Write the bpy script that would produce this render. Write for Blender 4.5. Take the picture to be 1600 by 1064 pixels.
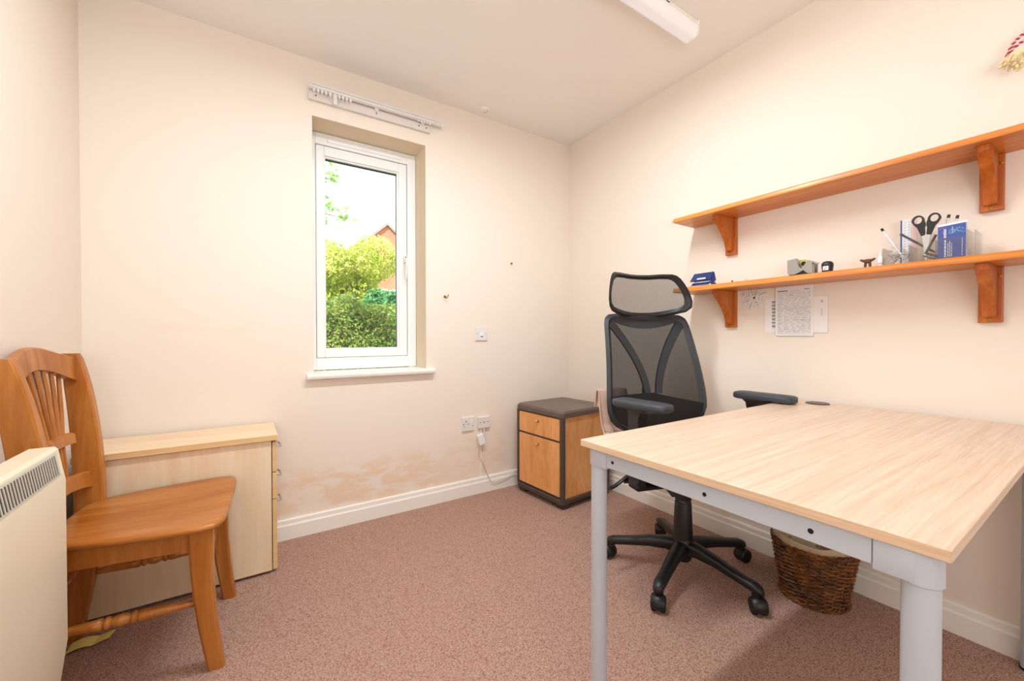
import bpy, bmesh, math, random
from mathutils import Vector, Matrix
random.seed(7)
for o in list(bpy.data.objects): bpy.data.objects.remove(o)
scene = bpy.context.scene
COL = scene.collection
PI = math.pi

# ------------------------------------------------------------------ camera, world, lights, exposure
def make_camera():
    yaw, pitch, roll = 0.5792382, -0.0106805, -0.0011370
    f = Vector((math.sin(yaw)*math.cos(pitch), math.cos(yaw)*math.cos(pitch), math.sin(pitch)))
    r = Vector((math.cos(yaw), -math.sin(yaw), 0)); u = r.cross(f)
    r2 = r*math.cos(roll)+u*math.sin(roll); u2 = -r*math.sin(roll)+u*math.cos(roll)
    cd = bpy.data.cameras.new('camera'); co = bpy.data.objects.new('camera', cd); COL.objects.link(co)
    cd.sensor_fit = 'HORIZONTAL'; cd.sensor_width = 36; cd.lens = 633.541/1600*36
    cd.clip_start = 0.02; cd.clip_end = 200
    m = Matrix((r2, u2, -f)).transposed().to_4x4(); m.translation = Vector((-1.99927, -2.28187, 1.00045))
    co.matrix_world = m
    scene.camera = co
make_camera()

w = bpy.data.worlds.new('world'); scene.world = w; w.use_nodes = True
bg = w.node_tree.nodes['Background']
bg.inputs[0].default_value = (0.86, 0.94, 1.0, 1); bg.inputs[1].default_value = 2.4

sd = bpy.data.lights.new('sun', 'SUN'); so = bpy.data.objects.new('sun', sd); COL.objects.link(so)
sd.energy = 9.0; sd.angle = 0.02; sd.color = (1, .95, .84)
so.rotation_euler = Vector((0.45, 0.55, -0.72)).to_track_quat('-Z', 'Y').to_euler()

def area(name, loc, target, sx, sy, power, color):
    ld = bpy.data.lights.new(name, 'AREA'); lo = bpy.data.objects.new(name, ld); COL.objects.link(lo)
    ld.shape = 'RECTANGLE'; ld.size = sx; ld.size_y = sy; ld.energy = power; ld.color = color
    lo.location = loc
    lo.rotation_euler = (Vector(target)-Vector(loc)).to_track_quat('-Z', 'Y').to_euler()
area('bounce_fill', (-2.15, -3.2, 1.10), (-2.15, -2.7, 2.4), .8, .8, 25, (.88, .955, 1.0))  # added unseen lamp behind the camera, aimed up to bounce fill off the ceiling
area('rear_fill', (-2.1, -4.45, 1.20), (-1.7, 0, .45), 1.0, 1.0, 12, (.88, .955, 1.0))  # extra unseen fill, added to lift the low back wall and far corner

scene.cycles.transparent_max_bounces = 32
vs = scene.view_settings
vs.view_transform = 'Standard'; vs.look = 'None'; vs.exposure = 0.15; vs.gamma = 1.0; vs.use_curve_mapping = False

# ------------------------------------------------------------------ material helpers
def lin(c):
    if isinstance(c, str):
        c = tuple(int(c[i:i+2], 16)/255 for i in (0, 2, 4))
    return tuple((v/12.92 if v <= .04045 else ((v+.055)/1.055)**2.4) for v in c)+(1,)

class NT:
    def __init__(self, name):
        self.m = bpy.data.materials.new(name); self.m.use_nodes = True
        self.t = self.m.node_tree; self.b = self.t.nodes['Principled BSDF']
        self.out = self.t.nodes['Material Output']
    def n(self, typ, **kw):
        nd = self.t.nodes.new(typ)
        for k, v in kw.items():
            if k.startswith('i_'):
                key = k[2:]; nd.inputs[int(key) if key.isdigit() else key].default_value = v
            else: setattr(nd, k, v)
        return nd
    def l(self, a, b): self.t.links.new(a, b)
    def coord(self, scale=(1, 1, 1), kind='Object', rot=(0, 0, 0)):
        tc = self.n('ShaderNodeTexCoord'); mp = self.n('ShaderNodeMapping')
        mp.inputs['Scale'].default_value = scale; mp.inputs['Rotation'].default_value = rot
        self.l(tc.outputs[kind], mp.inputs[0]); return mp.outputs[0]
    def noise(self, vec, scale, detail=3, rough=.5, dist=0):
        nd = self.n('ShaderNodeTexNoise'); nd.inputs['Scale'].default_value = scale
        nd.inputs['Detail'].default_value = detail; nd.inputs['Roughness'].default_value = rough
        nd.inputs['Distortion'].default_value = dist
        self.l(vec, nd.inputs['Vector']); return nd.outputs[0]
    def ramp(self, fac, stops):
        nd = self.n('ShaderNodeValToRGB'); r = nd.color_ramp
        while len(r.elements) < len(stops): r.elements.new(.5)
        for e, (p, c) in zip(r.elements, stops):
            e.position = p; e.color = lin(c) if not isinstance(c, (int, float)) else (c, c, c, 1)
        self.l(fac, nd.inputs[0]); return nd.outputs[0]
    def math(self, op, a, b=None):
        nd = self.n('ShaderNodeMath', operation=op)
        for i, v in enumerate((a, b)):
            if v is None: continue
            if isinstance(v, (int, float)): nd.inputs[i].default_value = v
            else: self.l(v, nd.inputs[i])
        return nd.outputs[0]
    def mix(self, fac, a, b):
        nd = self.n('ShaderNodeMix', data_type='RGBA')
        for s, v in ((0, fac), (6, a), (7, b)):
            if isinstance(v, (int, float)): nd.inputs[s].default_value = v
            elif isinstance(v, (str, tuple)): nd.inputs[s].default_value = lin(v)
            else: self.l(v, nd.inputs[s])
        return nd.outputs[2]
    def bump(self, h, strength=.2, dist=.002):
        nd = self.n('ShaderNodeBump'); nd.inputs['Strength'].default_value = strength; nd.inputs['Distance'].default_value = dist
        self.l(h, nd.inputs['Height']); self.l(nd.outputs[0], self.b.inputs['Normal'])
    def base(self, c):
        if isinstance(c, (str, tuple)): self.b.inputs['Base Color'].default_value = lin(c)
        else: self.l(c, self.b.inputs['Base Color'])
    def set(self, rough=.5, metal=0, spec=.5):
        self.b.inputs['Roughness'].default_value = rough; self.b.inputs['Metallic'].default_value = metal
        self.b.inputs['Specular IOR Level'].default_value = spec

def plain(name, c, rough=.5, metal=0, var=.04, scale=40, spec=.5, bump=0):
    t = NT(name); v = t.coord(); n = t.noise(v, scale, 2)
    cc = lin(c)
    nd = t.n('ShaderNodeHueSaturation'); nd.inputs['Color'].default_value = cc
    t.l(t.math('ADD', t.math('MULTIPLY', n, 2*var), 1-var), nd.inputs['Value']); t.l(nd.outputs[0], t.b.inputs['Base Color'])
    t.set(rough, metal, spec)
    if bump: t.bump(n, bump, .001)
    return t.m

def wood(name, dark, mid, light, axis='x', freq=18, rough=.4, spec=.4, stretch=14, knots=False):
    t = NT(name)
    s = {'x': (1/stretch, 1, 1), 'y': (1, 1/stretch, 1), 'z': (1, 1, 1/stretch)}[axis]
    v = t.coord(s)
    n1 = t.noise(v, freq, 5, .6, .8); n2 = t.noise(v, freq*7, 3, .6)
    f = t.math('ADD', t.math('MULTIPLY', n1, .68), t.math('MULTIPLY', n2, .32))
    c = t.ramp(f, [(.34, dark), (.5, mid), (.66, light)])
    if knots:
        s2 = {'x': (.35, 1, 1), 'y': (1, .35, 1), 'z': (1, 1, .35)}[axis]
        vo = t.n('ShaderNodeTexVoronoi'); vo.inputs['Scale'].default_value = 5.5
        t.l(t.coord(s2), vo.inputs['Vector'])
        k = t.ramp(vo.outputs['Distance'], [(.05, 1.0), (.13, 0.0)])
        c = t.mix(t.math('MULTIPLY', k, .75), c, '6b3413')
    t.base(c); t.set(rough, 0, spec); t.bump(n2, .06, .0006)
    return t.m

M = {}
def wall_mat(name, c, stains=False):
    t = NT(name); v = t.coord()
    n = t.noise(v, 2.2, 3); fine = t.noise(v, 260, 2)
    base = t.mix(t.math('MULTIPLY', n, .22), c, tuple(x*.96 for x in tuple(int(c[i:i+2], 16)/255 for i in (0, 2, 4))))
    if stains:
        sep = t.n('ShaderNodeSeparateXYZ'); t.l(v, sep.inputs[0])
        X, Z = sep.outputs[0], sep.outputs[2]
        def band(s, a, b, c2, d):
            up = t.n('ShaderNodeMapRange', interpolation_type='SMOOTHSTEP'); up.inputs[1].default_value = a; up.inputs[2].default_value = b; t.l(s, up.inputs[0])
            dn = t.n('ShaderNodeMapRange', interpolation_type='SMOOTHSTEP'); dn.inputs[1].default_value = d; dn.inputs[2].default_value = c2; t.l(s, dn.inputs[0])
            return t.math('MULTIPLY', up.outputs[0], dn.outputs[0])
        vv = t.coord((1, 1, 2.4)); pn = t.noise(vv, 5.5, 5, .62, .4)
        th = t.ramp(pn, [(.43, 0.0), (.56, 1.0)])
        m1 = t.math('MULTIPLY', band(X, -2.1, -1.75, -1.12, -.92), band(Z, .02, .12, .27, .37))
        m1 = t.math('MULTIPLY', m1, th)
        m2 = t.math('MULTIPLY', band(X, -2.35, -2.25, -2.02, -1.9), band(Z, 1.01, 1.035, 1.05, 1.075))
        m2 = t.math('MULTIPLY', m2, th)
        m3 = t.math('MULTIPLY', t.math('MULTIPLY', band(X, -1.1, -.85, -.62, -.5), band(Z, .02, .12, .3, .42)), t.math('MULTIPLY', th, .55))
        s = t.math('MINIMUM', t.math('ADD', t.math('ADD', m1, t.math('MULTIPLY', m2, .16)), m3), 1.0)
        base = t.mix(t.math('MULTIPLY', s, .5), base, 'ecc498')
    t.base(base); t.set(.75, 0, .25); t.bump(fine, .05, .0008)
    return t.m
M['wall_back'] = wall_mat('wall_paint_stained', 'f3e6d9', True)
M['wall'] = wall_mat('wall_paint', 'f3e6d9')
M['ceiling'] = wall_mat('ceiling_paint', 'f8f2ec')
M['reveal'] = wall_mat('reveal_paint', 'ecd9bd')
M['gloss_white'] = plain('gloss_white_paint', 'f8f4ec', .35, var=.015)
M['batten_paint'] = plain('greyish_white_paint', 'e0d8d2', .5, var=.03)  # slightly greyer white for the curtain batten
M['upvc'] = plain('white_upvc', 'f8f8f8', .25, var=.01)
M['white_plastic'] = plain('white_plastic', 'e9e5e2', .35, var=.01)
M['dark_gasket'] = plain('dark_gasket', '3b4650', .5)

def carpet():
    t = NT('carpet_loop'); v = t.coord((1, 1.5, 1), rot=(0, 0, .55))
    vo = t.n('ShaderNodeTexVoronoi'); vo.inputs['Scale'].default_value = 195; vo.inputs['Randomness'].default_value = .75; t.l(v, vo.inputs['Vector'])
    n = t.noise(t.coord(), 220, 3, .7); big = t.noise(t.coord(), 2.5, 3)
    f = t.math('ADD', t.math('MULTIPLY', vo.outputs['Distance'], .8), t.math('MULTIPLY', n, .55))
    c = t.ramp(f, [(.28, 'ead0c2'), (.60, 'cda696'), (.98, '8e6152')])
    sp = t.noise(t.coord(), 420, 1)
    c = t.mix(t.ramp(sp, [(.60, 0.0), (.68, .4)]), c, 'e3c6b4')
    c = t.mix(t.math('MULTIPLY', big, .25), c, 'bd9484')
    t.base(c); t.set(.95, 0, .1)
    t.bump(t.math('SUBTRACT', 1.0, vo.outputs['Distance']), .8, .006)
    return t.m
M['carpet'] = carpet()

M['oak_top'] = wood('pale_oak_laminate', 'd3b197', 'e2c6ae', 'ecd7c3', 'x', 75, .33, .45, 34)
M['oak_edge'] = wood('pale_oak_edge', 'd9b592', 'e5c5a4', 'ecd2b6', 'y', 60, .4, .4, 30)
M['maple'] = wood('maple_laminate', 'e6c7a0', 'efd4b1', 'f4dfc4', 'z', 9, .45, .35, 9)
M['maple_top'] = wood('maple_laminate_top', 'e6c7a0', 'efd4b1', 'f4dfc4', 'x', 9, .4, .35, 9)
M['maple_edge'] = wood('maple_edge_band', 'dcb47c', 'e6c08a', 'edcb9a', 'x', 9, .4, .35, 9)
M['cherry'] = wood('cherry_laminate', 'd58d4c', 'e6a261', 'efb67b', 'z', 7, .38, .4, 4)
M['pine'] = wood('varnished_pine', 'c06a26', 'd98539', 'eaa055', 'y', 16, .32, .5, 16, True)
M['pine_bracket'] = wood('stained_pine_bracket', '9f4a14', 'bb611f', 'cd7a34', 'z', 16, .35, .5, 10)
M['chair_wood'] = wood('honey_beech', '9c581a', 'b46c27', 'c6823c', 'z', 12, .3, .5, 10)
M['chair_seat'] = wood('honey_beech_seat', '9a5418', 'b26927', 'c47f3c', 'x', 9, .28, .5, 8)
M['dark_trim'] = plain('dark_brown_trim', '4b3f3b', .4, var=.05)
M['cab_top'] = wood('grey_brown_top', '5d4e49', '66574f', '6f605a', 'x', 14, .35, .4, 10)
M['grey_metal'] = plain('silver_grey_powder_coat', 'c8cfda', .38, .12, var=.02)
M['black_plastic'] = plain('black_plastic', '17171a', .42, var=.1)
M['black_matt'] = plain('black_matt', '0c0c0d', .7)
M['arm_pad'] = plain('arm_pad_rubber', '3c4148', .5, var=.06)
M['back_frame'] = plain('charcoal_frame', '2d3136', .5, var=.06)
M['chrome'] = plain('chrome', 'c9cbd0', .2, .95)
M['brass'] = plain('brass', 'b08338', .3, .9)
M['fleece'] = plain('pink_fleece', 'd9b9a9', .95, var=.12, scale=120, spec=.1, bump=.6)
M['heater'] = plain('cream_enamel', 'e9ddc4', .35, var=.015)
M['heater_grey'] = plain('grille_grey', 'cfc8ba', .5)
M['heater_dark'] = plain('grille_slot_dark', '1e1e20', .7)
M['paper'] = plain('white_paper', 'f2efee', .8, var=.01)
M['ink'] = plain('grey_ink', 'b4b1b8', .8)
M['ink_dark'] = plain('dark_ink', '5d5b68', .8)
M['yellow_paper'] = plain('yellow_paper', 'f2df86', .8)
M['blue_plastic'] = plain('navy_plastic', '17336f', .35)
M['silver'] = plain('silver_plastic', 'a7a6a2', .32, .5)
M['tape'] = plain('clear_yellow_tape', 'c9b252', .35)
M['leaflet'] = plain('leaflet_blue', '3e54a0', .45, var=.1)
M['leaf_dots'] = plain('leaflet_teal_dots', '86c7d6', .5)
M['leaf_pink'] = plain('leaflet_pink', 'a06aa8', .5)
M['brown_plastic'] = plain('brown_resin', '5a3a28', .5)
M['ruler'] = plain('frosted_ruler', 'e8e6ea', .4)
M['ruler_blue'] = plain('ruler_blue_edge', '2f5590', .4)
M['wool'] = plain('cream_wool', 'efe0b5', .95, var=.1)
M['red_cord'] = plain('crimson_cord', 'b33a52', .9)
M['pink_cord'] = plain('pale_pink_cord', 'ecc3c4', .9)
M['bag'] = plain('beige_bin_liner', 'cdb79c', .6)
M['diffuser'] = plain('prismatic_diffuser', 'efe9e8', .3, var=.01)
M['diffuser'].node_tree.nodes['Principled BSDF'].inputs['Emission Color'].default_value = (.9, .95, 1, 1)
M['diffuser'].node_tree.nodes['Principled BSDF'].inputs['Emission Strength'].default_value = .16

def wicker_mat():
    t = NT('brown_wicker'); v = t.coord((1, 1, 3))
    n = t.noise(v, 45, 3, .7); big = t.noise(t.coord((1, 1, 1)), 11, 2)
    c = t.ramp(t.math('ADD', t.math('MULTIPLY', n, .6), t.math('MULTIPLY', big, .4)), [(.38, '331a09'), (.5, '6f411b'), (.62, 'a3682f')])
    t.base(c); t.set(.5, 0, .4); return t.m
M['wicker'] = wicker_mat()

def glass_mat(name, tint, refl=.5, rough=0.0, opac=0.0):
    t = NT(name)
    tr = t.n('ShaderNodeBsdfTransparent'); tr.inputs[0].default_value = tint
    gl = t.n('ShaderNodeBsdfGlossy'); gl.inputs['Roughness'].default_value = rough
    fr = t.n('ShaderNodeFresnel'); fr.inputs[0].default_value = 1.45
    mx = t.n('ShaderNodeMixShader'); t.l(t.math('MULTIPLY', fr.outputs[0], refl), mx.inputs[0])
    t.l(tr.outputs[0], mx.inputs[1]); t.l(gl.outputs[0], mx.inputs[2])
    last = mx
    if opac:
        df = t.n('ShaderNodeBsdfDiffuse'); df.inputs[0].default_value = (.85, .83, .8, 1)
        m2 = t.n('ShaderNodeMixShader'); m2.inputs[0].default_value = opac
        t.l(mx.outputs[0], m2.inputs[1]); t.l(df.outputs[0], m2.inputs[2]); last = m2
    t.l(last.outputs[0], t.out.inputs[0]); return t.m
M['glass'] = glass_mat('window_glass', (.97, .98, .98, 1), 1.0)
M['acrylic'] = glass_mat('clear_acrylic', (.985, .983, .98, 1), .7, .03, .02)

def mesh_fabric(name, col, alpha, scale):
    t = NT(name); v = t.coord()
    sep = t.n('ShaderNodeSeparateXYZ'); t.l(v, sep.inputs[0])
    gx = t.math('SINE', t.math('MULTIPLY', sep.outputs[0], scale)); gz = t.math('SINE', t.math('MULTIPLY', sep.outputs[2], scale))
    g = t.math('MULTIPLY', gx, gz)
    a = t.math('ADD', t.math('MULTIPLY', g, .30), alpha)
    t.base(col); t.set(.7, 0, .3)
    tr = t.n('ShaderNodeBsdfTransparent'); mx = t.n('ShaderNodeMixShader')
    t.l(a, mx.inputs[0]); t.l(tr.outputs[0], mx.inputs[1]); t.l(t.b.outputs[0], mx.inputs[2]); t.l(mx.outputs[0], t.out.inputs[0])
    return t.m
M['mesh_back'] = mesh_fabric('black_mesh_back', '1d1e21', .83, 1300)
M['mesh_head'] = mesh_fabric('black_mesh_headrest', '232427', .56, 1300)

def foliage_mat(name, a, b, c):
    t = NT(name); n = t.noise(t.coord(), 2.3, 2); n2 = t.noise(t.coord(), 23, 1)
    col = t.ramp(t.math('ADD', t.math('MULTIPLY', n, .5), t.math('MULTIPLY', n2, .5)), [(.36, a), (.5, b), (.62, c)])
    t.base(col); t.set(.5, 0, .3)
    tl = t.n('ShaderNodeBsdfTranslucent'); t.l(col, tl.inputs[0]); mx = t.n('ShaderNodeMixShader'); mx.inputs[0].default_value = .35
    t.l(t.b.outputs[0], mx.inputs[1]); t.l(tl.outputs[0], mx.inputs[2]); t.l(mx.outputs[0], t.out.inputs[0])
    return t.m
M['hedge'] = foliage_mat('hedge_leaves', '4c6b2a', '6f8a3c', 'a8b862')
M['bush'] = foliage_mat('bush_leaves', '8ba53c', 'bcc65a', 'dfd98a')
M['shrub'] = foliage_mat('ivy_leaves', '2f6a3c', '4f8f55', '7fb57c')
M['tree'] = foliage_mat('tree_leaves', '6fa04a', '95c066', 'b9d98a')
M['bark'] = plain('bark', '6e5a44', .9, bump=.5)
M['grass'] = plain('grass', '6b8a3f', .9, var=.2, scale=8)
def brick_mat():
    t = NT('red_brick'); v = t.coord()
    sep = t.n('ShaderNodeSeparateXYZ'); t.l(v, sep.inputs[0]); cb = t.n('ShaderNodeCombineXYZ'); t.l(sep.outputs[0], cb.inputs[0]); t.l(sep.outputs[2], cb.inputs[1])
    br = t.n('ShaderNodeTexBrick'); t.l(cb.outputs[0], br.inputs[0]); br.inputs['Scale'].default_value = 4.4
    br.inputs['Color1'].default_value = lin('c9765a'); br.inputs['Color2'].default_value = lin('b8654c'); br.inputs['Mortar'].default_value = lin('d0b0a0')
    br.inputs['Mortar Size'].default_value = .012
    t.l(br.outputs[0], t.b.inputs['Base Color']); t.set(.9, 0, .1); return t.m
M['brick'] = brick_mat()
M['roof'] = plain('roof_tiles', '8d817c', .9, var=.1)

# ------------------------------------------------------------------ mesh helpers
ORG = {}
def tag(o, label=None, cat=None, group=None, kind=None):
    if label: o['label'] = label
    if cat: o['category'] = cat
    if group: o['group'] = group
    if kind: o['kind'] = kind
    return o
def thing(name, label, cat, loc=(0, 0, 0), rotz=0, group=None):
    o = bpy.data.objects.new(name, None); COL.objects.link(o); o.empty_display_size = .05
    o.location = loc; o.rotation_euler = (0, 0, rotz); tag(o, label, cat, group)
    ORG[o.name] = Vector((0, 0, 0)); return o
def thing_w(name, label, cat, loc, group=None):
    """empty at loc; parts are given in world coordinates"""
    o = thing(name, label, cat, loc, 0, group); ORG[o.name] = Vector(loc); return o

class MB:
    def __init__(self): self.bm = bmesh.new()
    def add(self, verts, faces):
        vs = [self.bm.verts.new(v) for v in verts]
        fs = []
        for f in faces:
            try: fs.append(self.bm.faces.new([vs[i] for i in f]))
            except ValueError: pass
        return vs, fs
    def box(self, lo, hi, bevel=0, seg=2, M4=None):
        x0, y0, z0 = lo; x1, y1, z1 = hi
        P = [(x0, y0, z0), (x1, y0, z0), (x1, y1, z0), (x0, y1, z0), (x0, y0, z1), (x1, y0, z1), (x1, y1, z1), (x0, y1, z1)]
        if M4: P = [M4 @ Vector(p) for p in P]
        vs, fs = self.add(P, [(3, 2, 1, 0), (4, 5, 6, 7), (0, 1, 5, 4), (1, 2, 6, 5), (2, 3, 7, 6), (3, 0, 4, 7)])
        if bevel:
            es = list({e for f in fs for e in f.edges})
            bmesh.ops.bevel(self.bm, geom=es, offset=bevel, segments=seg, profile=.5, affect='EDGES')
        return self
    def prism(self, poly, axis, a, b, bevel=0, seg=2):
        """poly in the two remaining axes (in xyz order), extruded along axis from a to b"""
        def p(q, d):
            return {'x': (d, q[0], q[1]), 'y': (q[0], d, q[1]), 'z': (q[0], q[1], d)}[axis]
        n = len(poly)
        V = [p(q, a) for q in poly]+[p(q, b) for q in poly]
        F = [tuple(range(n)), tuple(range(2*n-1, n-1, -1))]+[(i, n+i, n+(i+1) % n, (i+1) % n) for i in range(n)]
        vs, fs = self.add(V, F)
        if bevel:
            es = list({e for f in fs[:2] for e in f.edges})
            bmesh.ops.bevel(self.bm, geom=es, offset=bevel, segments=seg, profile=.5, affect='EDGES')
        return self
    def loft(self, secs, cap=True, closed=False):
        n = len(secs[0]); V = [p for s in secs for p in s]; F = []
        m = len(secs)
        for k in range(m if closed else m-1):
            a, b = k*n, ((k+1) % m)*n
            for i in range(n): F.append((a+i, a+(i+1) % n, b+(i+1) % n, b+i))
        if cap and not closed:
            F.append(tuple(range(n-1, -1, -1))); F.append(tuple((m-1)*n+i for i in range(n)))
        self.add(V, F); return self
    def tube(self, pts, r, seg=8, closed=False, sq=1.0):
        pts = [Vector(p) for p in pts]; m = len(pts); secs = []
        rs = r if isinstance(r, (list, tuple)) else [r]*m
        up = None
        for i, p in enumerate(pts):
            a = pts[(i-1) % m] if (closed or i > 0) else p
            b = pts[(i+1) % m] if (closed or i < m-1) else p
            d = (b-a).normalized()
            if up is None:
                up = Vector((0, 0, 1)) if abs(d.z) < .9 else Vector((0, 1, 0))
            s = d.cross(up).normalized(); u2 = s.cross(d).normalized(); up = u2
            secs.append([p+(s*math.cos(t)+u2*math.sin(t)*sq)*rs[i] for t in [2*PI*k/seg for k in range(seg)]])
        return self.loft(secs, True, closed)
    def lathe(self, p0, p1, prof, seg=14, cap=True):
        """profile [(t along 0..1, radius)] around the axis p0-p1"""
        p0, p1 = Vector(p0), Vector(p1); d = (p1-p0); dn = d.normalized()
        up = Vector((0, 0, 1)) if abs(dn.z) < .9 else Vector((1, 0, 0))
        s = dn.cross(up).normalized(); u2 = s.cross(dn)
        return self.loft([[p0+d*t+(s*math.cos(a)+u2*math.sin(a))*r for a in [2*PI*k/seg for k in range(seg)]] for t, r in prof], cap)
    def cyl(self, p0, p1, r, seg=16): return self.lathe(p0, p1, [(0, r), (1, r)], seg)
    def sphere(self, c, r, seg=12, rings=8, sc=(1, 1, 1)):
        c = Vector(c); secs = []
        for i in range(rings+1):
            a = -PI/2+PI*i/rings; rr = max(math.cos(a), .02)*r
            secs.append([c+Vector((rr*math.cos(2*PI*k/seg)*sc[0], rr*math.sin(2*PI*k/seg)*sc[1], r*math.sin(a)*sc[2])) for k in range(seg)])
        return self.loft(secs)
    def sheet(self, fn, nu, nv, thick=0):
        """grid surface fn(u,v) -> point; thick extrudes along the local normal"""
        G = [[Vector(fn(i/nu, j/nv)) for j in range(nv+1)] for i in range(nu+1)]
        def nrm(i, j):
            a = G[min(i+1, nu)][j]-G[max(i-1, 0)][j]; b = G[i][min(j+1, nv)]-G[i][max(j-1, 0)]
            c = a.cross(b); return c.normalized() if c.length > 1e-9 else Vector((0, 0, 1))
        V = [G[i][j] for i in range(nu+1) for j in range(nv+1)]
        N = len(V); idx = lambda i, j: i*(nv+1)+j
        F = [(idx(i, j), idx(i+1, j), idx(i+1, j+1), idx(i, j+1)) for i in range(nu) for j in range(nv)]
        if thick:
            V += [G[i][j]-nrm(i, j)*thick for i in range(nu+1) for j in range(nv+1)]
            F += [tuple(N+k for k in reversed(f)) for f in F]
            bd = [idx(i, 0) for i in range(nu+1)]+[idx(nu, j) for j in range(1, nv+1)]+[idx(i, nv) for i in range(nu-1, -1, -1)]+[idx(0, j) for j in range(nv-1, 0, -1)]
            for k in range(len(bd)):
                a, b = bd[k], bd[(k+1) % len(bd)]; F.append((b, a, N+a, N+b))
        self.add(V, F); return self
    def build(self, name, mat, parent=None, smooth=False, root=None, angle=40):
        bmesh.ops.recalc_face_normals(self.bm, faces=self.bm.faces[:])
        me = bpy.data.meshes.new(name)
        r = parent
        while r is not None and r.parent is not None: r = r.parent
        if r is not None:
            off = ORG.get(r.name, Vector((0, 0, 0)))
            if off.length: bmesh.ops.translate(self.bm, verts=self.bm.verts[:], vec=-off)
        self.bm.to_mesh(me); self.bm.free()
        o = bpy.data.objects.new(name, me); COL.objects.link(o)
        mats = mat if isinstance(mat, (list, tuple)) else [mat]
        for m in mats: me.materials.append(M[m])
        if smooth:
            for p in me.polygons: p.use_smooth = True
            try: me.set_sharp_from_angle(angle=math.radians(angle))
            except Exception: pass
        if parent: o.parent = parent
        return o
def center_origin(o, loc):
    """top-level single mesh: put its origin at loc"""
    o.data.transform(Matrix.Translation(-Vector(loc))); o.location = loc; return o
def arc(cx, cy, r, a0, a1, n): return [(cx+r*math.cos(math.radians(a0+(a1-a0)*i/n)), cy+r*math.sin(math.radians(a0+(a1-a0)*i/n))) for i in range(n+1)]
def struct(o): o['kind'] = 'structure'; return o
def copy_tree(o, parent=None):
    c = o.copy(); COL.objects.link(c); c.parent = parent
    if o.name in ORG: ORG[c.name] = ORG[o.name]
    for ch in list(o.children): copy_tree(ch, c)
    return c

# ------------------------------------------------------------------ the room
W, D, H = 2.547, 4.6, 2.4
struct(MB().box((-W-.2, -D-.2, -.12), (.2, .35, 0)).build('floor', 'carpet'))
struct(MB().box((-W-.2, -D-.2, H), (.2, .35, H+.12)).build('ceiling', 'ceiling'))
WX0, WX1, WZ0, WZ1 = -1.716, -1.112, .790, 2.121     # window opening
def wall_back():
    b = MB(); T = .30
    b.box((-W-.2, 0, 0), (WX0, T, H)); b.box((WX1, 0, 0), (.2, T, H)); b.box((WX0, 0, 0), (WX1, T, WZ0)); b.box((WX0, 0, WZ1), (WX1, T, H))
    return struct(b.build('wall_back', 'wall_back'))
wb = wall_back()
rv = MB()   # painted plaster lining of the window opening
rv.box((WX0, .0015, WZ0), (WX0+.001, .165, WZ1)); rv.box((WX1-.001, .0015, WZ0), (WX1, .165, WZ1)); rv.box((WX0, .0015, WZ1-.001), (WX1, .165, WZ1))
rv.build('reveal_lining', 'reveal', wb)
struct(MB().box((0, -D-.2, 0), (.2, .0, H)).build('wall_right', 'wall'))
struct(MB().box((-W-.2, -D-.2, 0), (-W, .0, H)).build('wall_left', 'wall'))
struct(MB().box((-W, -D-.2, 0), (0, -D, H)).build('wall_front', 'wall'))

def skirting(name, axis, a, b, sign):
    prof = [(0, 0), (.018, 0), (.018, .068), (.0155, .072), (.0135, .076), (.0125, .094), (.009, .099), (0, .099)]
    m = MB()
    if axis == 'x': m.prism([(-.0005-p, z) for p, z in prof], 'x', a, b)          # along x on the back wall
    else: m.prism([((-.0005-p) if sign < 0 else (-W+.0005+p), z) for p, z in prof], 'y', a, b)
    return struct(m.build(name, 'gloss_white'))
skirting('baseboard_back', 'x', -W+.019, -.019, -1)
skirting('baseboard_right', 'y', -D+.01, -.0005, -1)
skirting('baseboard_left', 'y', -D+.01, -.0005, 1)

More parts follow.
